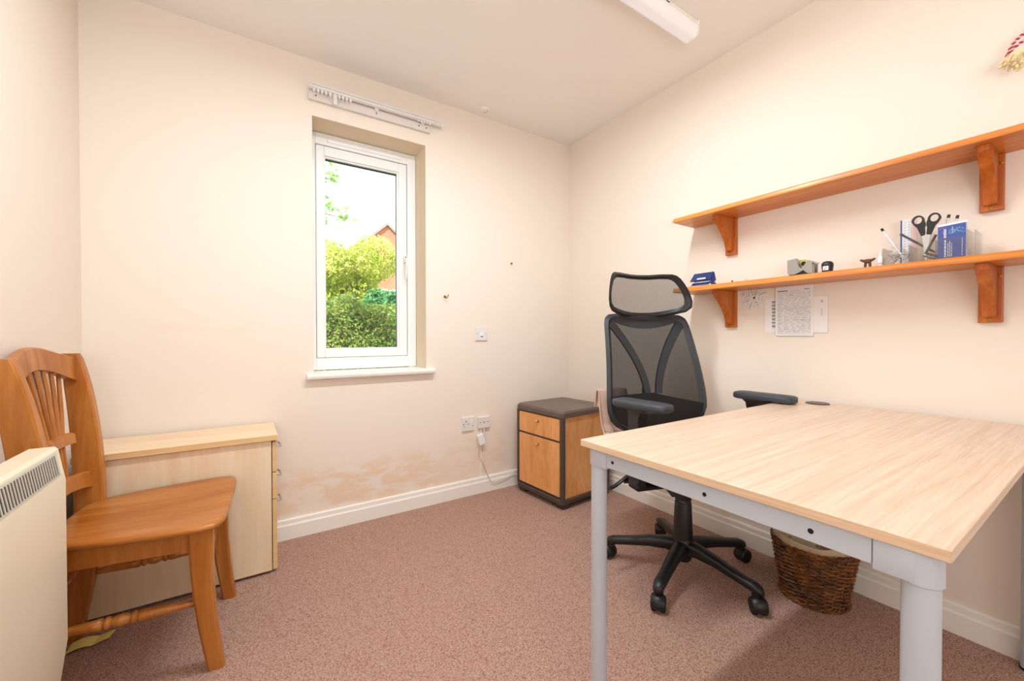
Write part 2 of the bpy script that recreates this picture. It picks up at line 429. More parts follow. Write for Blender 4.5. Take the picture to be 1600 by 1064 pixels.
# ------------------------------------------------------------------ window
def window():
    y0 = .165; xo0, xo1, zo0, zo1 = WX0-.0, WX1, WZ0+.022, WZ1
    root = struct(MB().box((WX0+.0015, y0+.02, zo0), (WX0+.03, y0+.07, zo1-.0015)).build('window_1', 'upvc'))
    def frame(name, ax0, ax1, az0, az1, bx0, bx1, bz0, bz1, ya, yb, mat, parent, bev=.003):
        m = MB()
        m.box((ax0, ya, az0), (bx0, yb, az1), bev); m.box((bx1, ya, az0), (ax1, yb, az1), bev)
        m.box((bx0, ya, az0), (bx1, yb, bz0), bev); m.box((bx0, ya, bz1), (bx1, yb, az1), bev)
        return m.build(name, mat, parent)
    frame('outer_frame', WX0+.002, WX1-.002, .815, WZ1-.002, -1.680, -1.167, .880, 2.056, y0, y0+.07, 'upvc', root)
    sash = frame('sash', -1.677, -1.170, .883, 2.053, -1.636, -1.219, .927, 1.999, y0+.004, y0+.06, 'upvc', root, .004)
    frame('glazing_bead', -1.640, -1.215, .923, 2.003, -1.628, -1.227, .935, 1.991, y0+.014, y0+.03, 'upvc', sash, .002)
    frame('gasket', -1.634, -1.221, .929, 1.997, -1.629, -1.226, .933, 1.989, y0+.028, y0+.052, 'dark_gasket', sash, 0)
    MB().box((-1.64, y0+.036, .925), (-1.215, y0+.041, 2.0)).build('pane', 'glass', root)
    m = MB(); m.box((-1.62, y0-.006, 2.073), (-1.20, y0+.001, 2.092), .003); v = m.build('trickle_vent', 'upvc', root)
    h = MB(); h.box((-1.194, y0-.012, 1.448), (-1.172, y0+.006, 1.492), .004); hb = h.build('handle_base', 'white_plastic', sash)
    h = MB(); h.tube([(-1.183, y0-.012, 1.47), (-1.184, y0-.034, 1.466), (-1.186, y0-.040, 1.44), (-1.189, y0-.040, 1.40), (-1.191, y0-.038, 1.347)], [.007, .008, .0085, .0085, .0075], 10)
    h.build('handle', 'white_plastic', sash, True)
    k = MB(); k.cyl((-1.183, y0-.0135, 1.484), (-1.183, y0-.0115, 1.484), .0035, 10); k.build('handle_screw', 'dark_gasket', sash)
    return root
window()
s = MB(); s.prism([(-.035, .786), (-.030, .783), (.17, .783), (.17, .811), (-.030, .811), (-.0365, .806), (-.038, .797)], 'x', -1.7495, -1.069, .002)
trim = struct(s.build('trim_1', 'gloss_white')); trim['label'] = 'white painted window sill board with rounded front edge'

# ------------------------------------------------------------------ curtain track over the window
def curtain_track():
    t = thing_w('curtain_track', 'white curtain track on a wooden batten above the window', 'curtain track', (-1.39, 0, 2.19))
    m = MB(); m.prism([(-1.734, 2.192), (-1.092, 2.192), (-1.092, 2.232), (-1.734, 2.232)], 'y', -.0205, -.0005, .002); m.build('batten', 'batten_paint', t)
    m = MB(); m.prism([(-.038, 2.237), (-.030, 2.237), (-.030, 2.263), (-.038, 2.263)], 'x', -1.732, -1.024, .0015)
    m.box((-1.732, -.045, 2.257), (-1.024, -.030, 2.263)); m.box((-1.732, -.045, 2.240), (-1.024, -.038, 2.243)); tr = m.build('track', 'white_plastic', t)
    for x in (-1.63, -1.40, -1.14):
        b = MB(); b.box((x-.01, -.030, 2.225), (x+.01, -.0205, 2.268), .002); b.build('track_bracket', 'white_plastic', t)
    for x in (-1.70, -1.40, -1.16, -1.115):
        b = MB(); b.cyl((x, -.0225, 2.214), (x, -.0200, 2.214), .0035, 10); b.build('screw', 'dark_trim', t)
    for k in range(10):
        x = -1.716+k*.0185+(.006 if k > 4 else 0)
        g = MB(); g.box((x, -.0455, 2.222), (x+.011, -.0395, 2.2395), .002); g.tube([(x+.0055, -.0425, 2.225), (x+.0055, -.0425, 2.212), (x+.0055, -.047, 2.209)], .0018, 6)
        g.build('glider', 'white_plastic', t)
    g = MB(); g.box((-1.622, -.043, 2.186), (-1.602, -.039, 2.238), .002); g.build('pull_tab', 'white_plastic', t)
    for k in range(5):
        x = -1.175+k*.017
        g = MB(); g.box((x, -.0455, 2.226), (x+.010, -.0395, 2.2395), .002); g.build('glider', 'white_plastic', t)
    g = MB(); g.box((-1.036, -.050, 2.233), (-1.022, -.030, 2.266), .003); g.build('end_stop', 'white_plastic', t)
curtain_track()

# ------------------------------------------------------------------ wall and ceiling fittings
def switch_plate():
    t = thing_w('fused_switch', 'square white switched outlet plate on the wall right of the window', 'switch', (-.745, 0, 1.016))
    m = MB(); m.box((-.789, -.010, .972), (-.702, -.0005, 1.060), .003); m.build('plate', 'white_plastic', t)
    m = MB(); m.box((-.755, -.0125, 1.000), (-.735, -.009, 1.024), .002); m.build('rocker', 'upvc', t)
    m = MB(); m.box((-.752, -.0135, .997), (-.738, -.0115, 1.0015)); m.build('indicator', 'dark_gasket', t)
    for x in (-.777, -.714): MB().cyl((x, -.0112, 1.018), (x, -.0095, 1.018), .003, 10).build('screw', 'chrome', t)
switch_plate()
def socket():
    t = thing_w('power_socket', 'white square plug socket with switch, low on the back wall', 'socket', (-.842, 0, .45))
    MB().box((-.886, -.011, .406), (-.799, -.0005, .494), .003).build('plate', 'white_plastic', t)
    for x, z, ww, hh in ((-.870, .450, .007, .005), (-.838, .450, .007, .005), (-.853, .466, .005, .009)):
        MB().box((x-ww/2-.0035, -.0116, z-hh/2), (x+ww/2-.0035, -.0105, z+hh/2)).build('pin_slot', 'black_matt', t)
    MB().box((-.826, -.0145, .455), (-.812, -.0105, .474), .002).build('rocker', 'upvc', t)
    for x in (-.872, -.812): MB().cyl((x, -.0122, .437), (x, -.0105, .437), .0028, 10).build('screw', 'chrome', t)
socket()
def phone_socket():
    t = thing_w('telephone_socket', 'white telephone outlet beside the plug socket with adapter and lead', 'socket', (-.733, 0, .45))
    MB().box((-.776, -.020, .413), (-.690, -.0005, .487), .004).build('plate', 'white_plastic', t)
    for x in (-.762, -.706): MB().cyl((x, -.0212, .452), (x, -.0195, .452), .003, 10).build('screw', 'dark_trim', t)
    MB().box((-.742, -.0215, .445), (-.724, -.0195, .459)).build('jack', 'heater_grey', t)
    MB().tube([(-.733, -.018, .414), (-.735, -.022, .395), (-.741, -.022, .378)], .0035, 8).build('short_lead', 'white_plastic', t, True)
    R = Matrix.Translation((-.757, -.022, .345)) @ Matrix.Rotation(math.radians(-16), 4, 'Y')
    MB().box((-.021, -.013, -.034), (.021, .013, .034), .004, 2, R).build('adapter', 'upvc', t)
    pts = [(-.764, -.022, .311), (-.768, -.020, .285), (-.767, -.012, .245), (-.757, -.010, .215), (-.738, -.010, .19), (-.715, -.012, .13), (-.690, -.026, .068), (-.668, -.028, .052), (-.62, -.028, .054), (-.575, -.027, .062), (-.53, -.026, .075), (-.49, -.026, .078)]
    MB().tube(pts, .0022, 6).build('cable', 'heater_grey', t, True)
    MB().box((-.751, -.006, .101), (-.744, -.0005, .412)).build('trunking', 'gloss_white', t)
phone_socket()
def wall_hook():
    t = thing_w('wall_hook', 'small brass cup hook screwed into the wall beside the window', 'hook', (-.993, 0, 1.238))
    MB().cyl((-.993, -.004, 1.24), (-.993, -.0005, 1.24), .008, 12).build('rose', 'brass', t)
    MB().tube([(-.993, -.004, 1.24), (-.993, -.016, 1.24), (-.993, -.024, 1.230), (-.990, -.032, 1.232), (-.987, -.036, 1.244), (-.985, -.036, 1.252)], .0028, 8).build('hook', 'brass', t, True)
wall_hook()
n = MB(); n.cyl((-.516, -.012, 1.486), (-.516, -.0005, 1.486), .003, 8); n.cyl((-.516, -.014, 1.486), (-.516, -.012, 1.486), .006, 8)
tag(center_origin(n.build('nail', 'brown_plastic'), (-.516, 0, 1.486)), 'bare nail in the blank wall between window and corner', 'nail')
def rose():
    t = thing_w('ceiling_base_plate', 'round cream fixing plate on the ceiling above the window corner', 'fixing plate', (-.765, -.085, 2.4))
    MB().lathe((-.765, -.085, 2.3995), (-.765, -.085, 2.389), [(0, .031), (.7, .030), (1, .024)], 20).build('plate', 'ceiling', t, True)
    for dx, dy in ((.012, .011), (.016, -.012)): MB().cyl((-.765+dx, -.085+dy, 2.3895), (-.765+dx, -.085+dy, 2.3875), .0035, 8).build('screw', 'dark_trim', t)
rose()
def batten_light():
    t = thing_w('fluorescent_light', 'long white fluorescent batten light with ribbed diffuser on the ceiling', 'ceiling light', (-1.21, -1.18, 2.4))
    x0, x1, ya, yb = -2.11, -.318, -1.222, -1.140
    MB().box((x0, ya+.004, 2.377), (x1, yb-.004, 2.3995), .003).build('housing', 'gloss_white', t)
    prof = [(ya+.003, 2.376), (ya+.003, 2.352), (ya+.014, 2.337), (ya+.024, 2.331), (yb-.024, 2.331), (yb-.014, 2.337), (yb-.003, 2.352), (yb-.003, 2.376)]
    d = MB().prism(prof, 'x', x0+.002, x1-.002); dd = d.build('diffuser', 'diffuser', t, True, angle=50)
    ribs = MB()
    for k in range(13):
        y = ya+.026+k*.0025; ribs.box((x0+.002, y, 2.3302), (x1-.002, y+.0012, 2.3312))
    ribs.build('ribs', 'diffuser', dd)
    for a, b in ((x0-.008, x0+.002), (x1-.002, x1+.008)):
        pr = [(ya, 2.3995), (ya, 2.350), (ya+.012, 2.334), (ya+.024, 2.328), (yb-.024, 2.328), (yb-.012, 2.334), (yb, 2.350), (yb, 2.3995)]
        e = MB().prism(pr, 'x', a, b, .002).build('end_cap', 'gloss_white', t)
    MB().cyl((x1+.0085, -1.20, 2.345), (x1+.007, -1.20, 2.345), .002, 8).build('cap_screw', 'dark_trim', t)
    MB().box((-.54, ya+.0015, 2.385), (-.52, ya+.005, 2.388)).build('clip_slot', 'dark_trim', t)
batten_light()
area('fluorescent_tube', (-1.36, -1.181, 2.326), (-1.36, -1.181, 0), 1.20, .075, 26, (.88, .955, 1.0))

# ------------------------------------------------------------------ maple pedestal behind the wooden chair
def maple_pedestal():
    t = thing_w('drawer_pedestal', 'low pale maple drawer pedestal against the wall behind the wooden chair', 'cabinet', (-2.2, -.165, 0))
    x0, x1, ya, yb = -2.50, -1.915, -.300, -.022
    m = MB(); m.box((x0, ya, .012), (x1-.001, ya+.018, .560), .001); m.build('side_panel', 'maple', t)
    m = MB(); m.box((x0, yb-.018, .012), (x1-.001, yb, .560), .001); m.build('side_panel', 'maple', t)
    m = MB(); m.box((x0, ya+.018, .012), (x0+.016, yb-.018, .560)); m.build('back_panel', 'maple', t)
    m = MB(); m.box((x0+.016, ya+.018, .012), (x1-.004, yb-.018, .03)); m.build('base_panel', 'maple', t)
    m = MB(); m.box((x0-.005, ya-.012, .5625), (-1.893, yb+.002, .588), .003); tp = m.build('top', 'maple_top', t)
    m = MB(); m.box((x0-.004, ya-.0135, .5645), (-1.895, ya-.0115, .586), .0005); m.build('edge_band', 'maple_edge', tp)
    for a, b in ((.427, .553), (.313, .424), (.014, .310)):
        m = MB(); m.box((x1+.002, ya+.001, a), (x1+.019, yb-.001, b), .0015); d = m.build('drawer_front', 'maple_edge', t)
        zc = b-.045
        h = MB(); h.tube([(x1+.019, -.20, zc+.008), (x1+.034, -.20, zc+.004), (x1+.040, -.19, zc), (x1+.040, -.13, zc), (x1+.034, -.12, zc+.004), (x1+.019, -.12, zc+.008)], .0045, 8); h.build('handle', 'chrome', d, True)
    for x in (x0+.04, x1-.04):
        for y in (ya+.03, yb-.03): MB().cyl((x, y, 0), (x, y, .012), .015, 12).build('foot', 'black_plastic', t)
maple_pedestal()

# ------------------------------------------------------------------ cherry cabinet with dark trim in the corner
def cherry_cabinet():
    t = thing('filing_cabinet', 'cherry wood two-drawer cabinet with dark brown top and edges in the corner', 'cabinet', (-.522, -.304, 0), math.radians(4.2))
    # local: drawers face -x, x 0..depth, y -w/2..w/2
    dp, hw = .425, .213
    def sect(x0, x1, y0, y1, c): return [(x0+c, y0), (x1-c, y0), (x1, y0+c), (x1, y1-c), (x1-c, y1), (x0+c, y1), (x0, y1-c), (x0, y0+c)]
    MB().prism(sect(.022, dp-.01, -hw+.012, hw-.012, .004), 'z', .06, .533).build('carcass', 'cherry', t)
    top = MB(); pr = sect(0, dp, -hw, hw, .018)
    top.loft([[(x, y, .530) for x, y in sect(.003, dp-.002, -hw+.003, hw-.003, .018)], [(x, y, .534) for x, y in pr], [(x, y, .556) for x, y in pr], [(x, y, .568) for x, y in sect(.010, dp-.006, -hw+.010, hw-.010, .016)]])
    top.build('top', 'cab_top', t)
    b = MB(); b.loft([[(x, y, .030) for x, y in sect(.006, dp-.004, -hw+.006, hw-.006, .018)], [(x, y, .036) for x, y in pr], [(x, y, .056) for x, y in pr], [(x, y, .060) for x, y in sect(.004, dp-.004, -hw+.004, hw-.004, .018)]])
    b.build('plinth', 'dark_trim', t)
    for x in (.01, dp-.085):
        for y in (-hw+.012, hw-.072):
            f = MB(); f.loft([[(x+.012, y+.004, 0), (x+.063, y+.004, 0), (x+.063, y+.056, 0), (x+.012, y+.056, 0)], [(x, y, .032), (x+.075, y, .032), (x+.075, y+.06, .032), (x, y+.06, .032)]]); f.build('foot', 'dark_trim', t)
    for sg in (-1, 1):
        yc = sg*(hw-.013)
        m = MB(); m.prism(sect(.004, .036, yc-.013, yc+.013, .009), 'z', .058, .533); m.build('corner_post', 'dark_trim', t)
        m = MB(); m.prism(sect(dp-.022, dp-.002, yc-.011, yc+.011, .006), 'z', .058, .533); m.build('corner_post', 'dark_trim', t)
    m = MB(); m.box((.014, -hw+.02, .06), (.024, hw-.02, .532)); m.build('recess', 'dark_trim', t)
    for a, bz, kz in ((.396, .520, .482), (.072, .383, .340)):
        m = MB(); m.box((.006, -hw+.030, a), (.020, hw-.030, bz), .0015); d = m.build('drawer_front', 'cherry', t)
        k = MB(); k.lathe((.008, .0, kz), (-.020, .0, kz), [(0, .006), (.35, .005), (.55, .0075), (.85, .0085), (1, .006)], 12); k.build('knob', 'cherry', d, True)
        k = MB(); k.cyl((.004, -.0, kz), (.0065, -.0, kz), .0085, 12); k.build('knob_collar', 'dark_trim', d)
cherry_cabinet()

# ------------------------------------------------------------------ desk
def desk():
    t = thing_w('desk', 'pale oak topped office desk with silver grey tubular frame by the right wall', 'desk', (-.64, -1.82, 0))
    zt, zb = .727, .709
    m = MB(); m.prism([(-1.259, -1.4825), (-.02, -1.4825), (-.02, -2.159), (-1.2505, -2.159)], 'z', zb, zt, .0018, 2); top = m.build('desktop', 'oak_top', t)
    m = MB(); m.loft([[(-1.2596, -1.4835, zb+.0018), (-1.2511, -2.158, zb+.0018), (-1.2506, -2.158, zb+.0018), (-1.2590, -1.4835, zb+.0018)], [(-1.2596, -1.4835, zt-.0018), (-1.2511, -2.158, zt-.0018), (-1.2506, -2.158, zt-.0018), (-1.2590, -1.4835, zt-.0018)]]); m.build('edge_band', 'oak_edge', top)
    def leg(x, y, sx, sy):
        m = MB(); m.lathe((x, y, .0), (x, y, zb-.002), [(0, .0205), (1, .0205)], 28); l = m.build('leg', 'grey_metal', t, True)
        s2 = MB(); r = .0235
        # sleeve: round corner block that meets the rails
        s2.lathe((x, y, zb-.0465), (x, y, zb-.0005), [(0, r-.0015), (.03, r), (1, r)], 28)
        s2.box((min(x, x+sx*.046), y+.004 if sy > 0 else y-.026, zb-.0445), (max(x, x+sx*.046), y+.026 if sy > 0 else y-.004, zb-.0005), .0015)
        s2.box((x-sx*.0235 if sx > 0 else x+.0235-.022, min(y, y+sy*.046), zb-.0445), ((x-sx*.0235+.022) if sx > 0 else x+.0235, max(y, y+sy*.046), zb-.0005), .0015)
        s2.build('corner_sleeve', 'grey_metal', l, True, angle=30)
        MB().lathe((x, y, 0), (x, y, .012), [(0, .018), (.5, .0225), (1, .0225)], 20).build('foot', 'black_plastic', l)
    xs, ys = (-1.2235, -.058), (-1.5155, -2.1255)
    for x in xs:
        for y in ys: leg(x, y, 1 if x < -.6 else -1, 1 if y < -1.8 else -1)
    for x in xs:
        xf = x-.0228 if x < -.6 else x+.0008
        m = MB(); m.box((xf, ys[1]+.047, zb-.0385), (xf+.022, ys[0]-.047, zb-.0005), .001); r = m.build('rail', 'grey_metal', t)
        if x < -.6:
            for y in (-1.583, -1.823, -2.003): MB().cyl((xf-.0006, y, zb-.021), (xf+.002, y, zb-.021), .0042, 14).build('bolt_hole', 'black_matt', r)
    for y in ys:
        yf = y+.004 if y < -1.8 else y-.026
        MB().box((xs[0]+.047, yf, zb-.0385), (xs[1]-.047, yf+.022, zb-.0005), .001).build('rail', 'grey_metal', t)
    g = MB(); g.lathe((-.075, -1.590, zt-.002), (-.075, -1.590, zt+.004), [(0, .041), (.6, .041), (1, .037)], 28); g.build('cable_grommet', 'dark_trim', top, True, angle=30)
desk()

# ------------------------------------------------------------------ shelves
def shelf(name, label, zb, zt, cat='shelf'):
    t = thing_w(name, label, cat, (-.09, -1.66, zb))
    m = MB()
    prof = [(-.0005, zb), (-.186, zb), (-.188, zb+.002), (-.188, zb+.008), (-.1865, zt-.006), (-.181, zt), (-.0005, zt)]
    m.prism(prof, 'y', -2.42, -1.005); m.build('board', 'pine', t)
    for yc in (-1.205, -2.034):
        p = MB(); p.box((-.019, yc-.026, zb-.176), (-.0005, yc+.026, zb-.0005), .002); br = p.build('bracket_plate', 'pine_bracket', t)
        # curved arm
        pts = [(-.019, zb-.0008), (-.153, zb-.0008), (-.153, zb-.018)]
        pts += [(-.153+.118*s+(-.022)*math.sin(PI*s)*-1.0, zb-.018-.135*s) for s in [i/10 for i in range(1, 11)]]
        pts += [(-.032, zb-.158), (-.019, zb-.158)]
        p = MB(); p.prism([(x, z) for x, z in pts], 'y', yc-.015, yc+.015, .001); p.build('bracket_arm', 'pine_bracket', br)
        for dz, dy in ((-.166, .002), (-.030, -.020)):
            s = MB(); s.lathe((-.0185, yc+dy, zb+dz), (-.021, yc+dy, zb+dz), [(0, .0045), (.6, .0045), (1, .0025)], 12); s.build('screw', 'brass', br)
    return t
shelf('wall_shelf', 'upper pine wall shelf on curved wooden brackets, empty', 1.572, 1.594)
shelf('wall_shelf', 'lower pine wall shelf on curved wooden brackets, holding stationery', 1.218, 1.241)
ZS = 1.2412

# ------------------------------------------------------------------ office chair
def office_chair():
    cx, cy = -.456, -1.246; rz = math.radians(-18)
    t = thing('office_chair', 'black mesh office swivel chair with headrest and armrests at the desk', 'chair', (cx, cy, 0), rz)
    def loc(X, Y):
        v = Matrix.Rotation(-rz, 3, 'Z') @ Vector((X-cx, Y-cy, 0)); return v.x, v.y
    # star base
    hub = MB(); hub.lathe((0, 0, .055), (0, 0, .150), [(0, .030), (.3, .042), (.8, .046), (1, .038)], 20); hb = hub.build('base_hub', 'black_plastic', t, True)
    for k in range(5):
        a = math.radians(54+72*k)-rz
        d = Vector((math.cos(a), math.sin(a), 0)); s = Vector((-d.y, d.x, 0))
        secs = []
        for r, z, wd, hh in ((.02, .112, .060, .062), (.07, .116, .054, .052), (.14, .110, .048, .042), (.20, .099, .044, .036), (.255, .090, .042, .034), (.290, .085, .043, .034), (.312, .079, .036, .028), (.322, .072, .018, .014)):
            c = d*r+Vector((0, 0, z)); sec = []
            for q in range(12):
                th = 2*PI*q/12; cu, su = math.cos(th), math.sin(th)
                sec.append(c+s*(wd/2*math.copysign(abs(cu)**.7, cu))+Vector((0, 0, 1))*(hh/2*math.copysign(abs(su)**.7, su)))
            secs.append(sec)
        m = MB(); m.loft(secs); m.lathe(d*.298+Vector((0, 0, .056)), d*.298+Vector((0, 0, .085)), [(0, .017), (1, .019)], 14)
        lg = m.build('base_leg', 'black_plastic', t, True, angle=60)
        # hooded twin caster
        ca = a+random.uniform(-.9, .9)
        f = Vector((math.cos(ca), math.sin(ca), 0)); sd2 = Vector((-f.y, f.x, 0)); c0 = d*.298+f*.014
        h = MB(); secs = []
        for wv, sc in ((-.0265, .80), (-.022, .97), (0, 1.0), (.022, .97), (.0265, .80)):
            pl = []
            for q in range(15):
                th = math.radians(-25+230*q/14); pl.append(c0+sd2*wv+f*(-math.cos(th)*.0295*sc)+Vector((0, 0, .0295+math.sin(th)*.0295*sc)))
            secs.append(pl)
        h.loft(secs); cs = h.build('caster_hood', 'black_plastic', lg, True, angle=50)
        for sg in (-1, 1):
            wv = MB(); wv.lathe(c0+sd2*(sg*.007)+Vector((0, 0, .0262)), c0+sd2*(sg*.0245)+Vector((0, 0, .0262)), [(0, .0225), (.15, .026), (.85, .026), (1, .0225)], 18); wv.build('caster_wheel', 'black_matt', lg, True, angle=50)
    m = MB(); m.lathe((0, 0, .148), (0, 0, .302), [(0, .040), (.15, .0385), (.97, .0335), (1, .031)], 22); m.build('gas_lift_cover', 'black_plastic', t, True)
    m = MB(); m.lathe((0, 0, .300), (0, 0, .312), [(0, .022), (1, .022)], 18); m.build('gas_lift_piston', 'chrome', t, True)
    m = MB(); m.lathe((0, 0, .310), (0, 0, .420), [(0, .033), (1, .033)], 20); m.build('gas_lift_sleeve', 'black_plastic', t, True)
    m = MB(); m.box((-.085, -.12, .395), (.085, .15, .440), .012); mech = m.build('tilt_mechanism', 'black_plastic', t, True)
    m = MB(); m.tube([(-.06, .03, .405), (-.16, .045, .398), (-.225, .05, .394)], .006, 8); m.tube([(-.20, .05, .395), (-.25, .05, .394)], .012, 10)
    m.tube([(-.238, .045, .415), (-.255, .055, .395), (-.29, .05, .378), (-.315, .045, .372)], [.012, .012, .012, .014], 10, sq=.6); m.build('lever', 'black_plastic', mech, True)
    m = MB(); m.tube([(.06, -.05, .402), (.12, -.06, .398), (.175, -.065, .392)], [.012, .020, .020], 12); m.build('tension_knob', 'black_plastic', mech, True)
    # seat
    def seat(u, v, top):
        x = (u*2-1); y = (v*2-1)
        sx = .245*math.copysign(abs(x)**.9, x); sy = .24*math.copysign(abs(y)**.9, y)
        k = (1-abs(x)**6)*(1-abs(y)**6)
        z = .462+(.038*k if top else -.030*k)
        if y < -.5: z -= .03*((-y-.5)/.5)**2
        rr = 1-.06*(x*x*y*y)
        return (sx*rr, sy*rr-.01, z)
    m = MB(); m.sheet(lambda u, v: seat(u, v, True), 16, 16); m.sheet(lambda u, v: seat(u, v, False), 16, 16); m.build('seat', 'black_matt', t, True)
    # back: surface y(x,z)
    BX = -.027; HX = -.042
    def yb(x, z):
        x = x-BX; return .150+.20*(z-.58)+.022*math.sin((z-.58)/.53*PI*1.0)*-1-.035*(x/.25)**2+.01
    def hw(z):
        tab = [(.560, .10), (.575, .165), (.60, .213), (.63, .243), (.67, .258), (.72, .260), (.80, .253), (.90, .243), (1.0, .233), (1.06, .227), (1.09, .215), (1.102, .19), (1.106, .15)]
        for (a, p), (b, q) in zip(tab, tab[1:]):
            if a <= z <= b: return p+(q-p)*(z-a)/(b-a)
        return tab[0][1] if z < tab[0][0] else tab[-1][1]
    zs = [.560, .567, .575, .587, .60, .615, .63, .65, .67, .70, .74, .78, .82, .86, .90, .94, .98, 1.02, 1.05, 1.07, 1.085, 1.095, 1.102, 1.106]
    outer = [(hw(z), z) for z in zs]+[(-hw(z), z) for z in reversed(zs)]
    n = len(outer); zc = .84
    def inset(p, dx, dzt, dzb):
        x, z = p
        fx = (.25-dx)/.25; z2 = zc+(z-zc)*((.266-dzt)/.266 if z > zc else (.28-dzb)/.28)
        return (x*fx, z2)
    inner = [inset(p, .034, .030, .040) for p in outer]
    def ring(name, outer, inner, yf, th, mat, parent, BX=BX):
        m = MB(); V = []; N = len(outer); F = []
        mid = [((a[0]*.55+b[0]*.45), (a[1]*.55+b[1]*.45)) for a, b in zip(outer, inner)]
        loops = [(outer, 0), (mid, -th), (inner, 0), (mid, th)]
        for lp, off in loops: V += [(x+BX, yf(x+BX, z)+off, z) for x, z in lp]
        for L in range(4):
            a, b = L*N, ((L+1) % 4)*N
            for i in range(N): F.append((a+i, a+(i+1) % N, b+(i+1) % N, b+i))
        m.add(V, F); return m.build(name, mat, parent, True, angle=60)
    bk = ring('back_frame', outer, inner, yb, .013, 'back_frame', t)
    mid = [((a[0]*.3+b[0]*.7), (a[1]*.3+b[1]*.7)) for a, b in zip(outer, inner)]
    h2 = n//2
    def meshfn(u, v):
        k = min(int(v*(h2-1)), h2-2); fr = v*(h2-1)-k
        R = Vector((*mid[k],)).lerp(Vector((*mid[k+1],)), fr); x = R.x*(u*2-1)+BX; return (x, yb(x, R.y), R.y)
    m = MB(); m.sheet(meshfn, 14, 46); m.build('back_mesh', 'mesh_back', t, True)
    def band(name, pl, wd, off, mat, th=.008):
        m = MB(); secs = []
        for i, (x, z) in enumerate(pl):
            a = Vector(pl[max(i-1, 0)]); b = Vector(pl[min(i+1, len(pl)-1)]); d = (b-a).normalized(); nn = Vector((-d.y, d.x))
            w2 = wd[i]/2 if isinstance(wd, list) else wd/2
            p1 = Vector((x, z))+nn*w2; p2 = Vector((x, z))-nn*w2
            secs.append([(p1.x, yb(p1.x, p1.y)+off, p1.y), (p2.x, yb(p2.x, p2.y)+off, p2.y), (p2.x, yb(p2.x, p2.y)+off+th, p2.y), (p1.x, yb(p1.x, p1.y)+off+th, p1.y)])
        m.loft(secs); return m.build(name, mat, t, True, angle=40)
    for sg in (-1, 1):
        pl = [(BX+sg*(.030+.165*(s**1.7)), .735+.335*s) for s in [i/12 for i in range(13)]]
        band('back_strut', pl, [.030+.008*i/12 for i in range(13)], -.004, 'back_frame', .014)
    # top band with a drooping lower edge
    m = MB(); secs = []
    for i in range(17):
        x = BX-.185+.37*i/16; zl = 1.036+.040*(abs(x-BX)/.185)**2; secs.append([(x, yb(x, zl)-.005, zl), (x, yb(x, 1.085)-.005, 1.085), (x, yb(x, 1.085)+.006, 1.085), (x, yb(x, zl)+.006, zl)])
    m.loft(secs); m.build('top_band', 'back_frame', t, True)
    # lumbar pad and bottom panel
    def lum(u, v):
        k = u*2-1; zt2 = .738-.045*max(0, k)**.8-.006*k*k; z = .578+(zt2-.578)*v
        x = BX+k*(hw(z)-.018); return (x, yb(x, z)+.005, z)
    m = MB(); m.sheet(lum, 20, 10, -.016); m.build('lumbar_pad', 'black_matt', t, True)
    # rear spine
    m = MB(); secs = []
    for y, z, ww, th in ((.06, .415, .09, .030), (.18, .420, .085, .030), (.255, .455, .08, .030), (.285, .53, .075, .028), (.285, .64, .07, .026), (.285, .74, .06, .022)):
        secs.append([(-ww/2, y-th/2, z), (ww/2, y-th/2, z+.0), (ww/2, y+th/2, z+.0), (-ww/2, y+th/2, z)])
    secs[0] = [(-.045, .06, .400), (.045, .06, .400), (.045, .06, .430), (-.045, .06, .430)]
    m = MB(); m.tube([(0, .06, .415), (0, .17, .418), (0, .235, .45), (0, .262, .53), (0, .268, .64), (0, .275, .75)], [.028, .028, .026, .024, .022, .018], 10); m.build('back_spine', 'black_plastic', t, True)
    # headrest
    def yh(x, z): return .262-.078*(abs(x-HX)/.2)**2.2+.10*(z-1.2)-.0
    zt3 = [(1.083, .0), (1.085, .06), (1.092, .11), (1.104, .160), (1.114, .196), (1.134, .216), (1.165, .219), (1.195, .214), (1.22, .208), (1.25, .197), (1.275, .185), (1.29, .172), (1.298, .155), (1.300, .11), (1.296, .05), (1.295, 0)]
    ho = [(x, z) for z, x in zt3]+[(-x, z) for z, x in reversed(zt3[1:-1])]
    hi = [(x*.88, 1.200+(z-1.200)*.76) for x, z in ho]
    hr = ring('headrest_frame', ho, hi, yh, .011, 'black_plastic', t, HX)
    half = [p for p in hi[:len(zt3)]]
    def hfn(u, v):
        k = min(int(v*(len(half)-1)), len(half)-2); fr = v*(len(half)-1)-k
        R = Vector(half[k]).lerp(Vector(half[k+1]), fr); x = R.x*(u*2-1)*1.04+HX; return (x, yh(x, R.y), R.y)
    m = MB(); m.sheet(hfn, 16, 30); m.build('headrest_mesh', 'mesh_head', hr, True)
    m = MB(); m.box((BX-.03, yb(BX, 1.08)+.014, 1.04), (BX+.03, yb(BX, 1.08)+.030, 1.100), .006); m.build('headrest_mount', 'black_plastic', hr)
    # arms
    for (X, Y, dirx) in ((-.772, -1.285, -1), (-.182, -1.438, 1)):
        px, py = loc(X, Y)
        R = Matrix.Translation((px, py, 0)) @ Matrix.Rotation(-rz+math.radians(2 if dirx < 0 else 0), 4, 'Z')
        pad = MB(); secs = []
        L, wd = .118, .045
        for zz, ins in ((.7295, .008), (.732, .003), (.737, 0), (.751, 0), (.756, .003), (.7585, .010)):
            pl = []
            for q in range(28):
                th = 2*PI*q/28; c, s2 = math.cos(th), math.sin(th)
                pl.append(R @ Vector(((wd-ins)*math.copysign(abs(c)**.5, c), (L-ins)*math.copysign(abs(s2)**.35, s2), zz)))
            secs.append(pl)
        pad.loft(secs); pd = pad.build('arm_pad', 'arm_pad', t, True, angle=50)
        m = MB(); qx = px-dirx*.004; by = py+.035
        secs = []
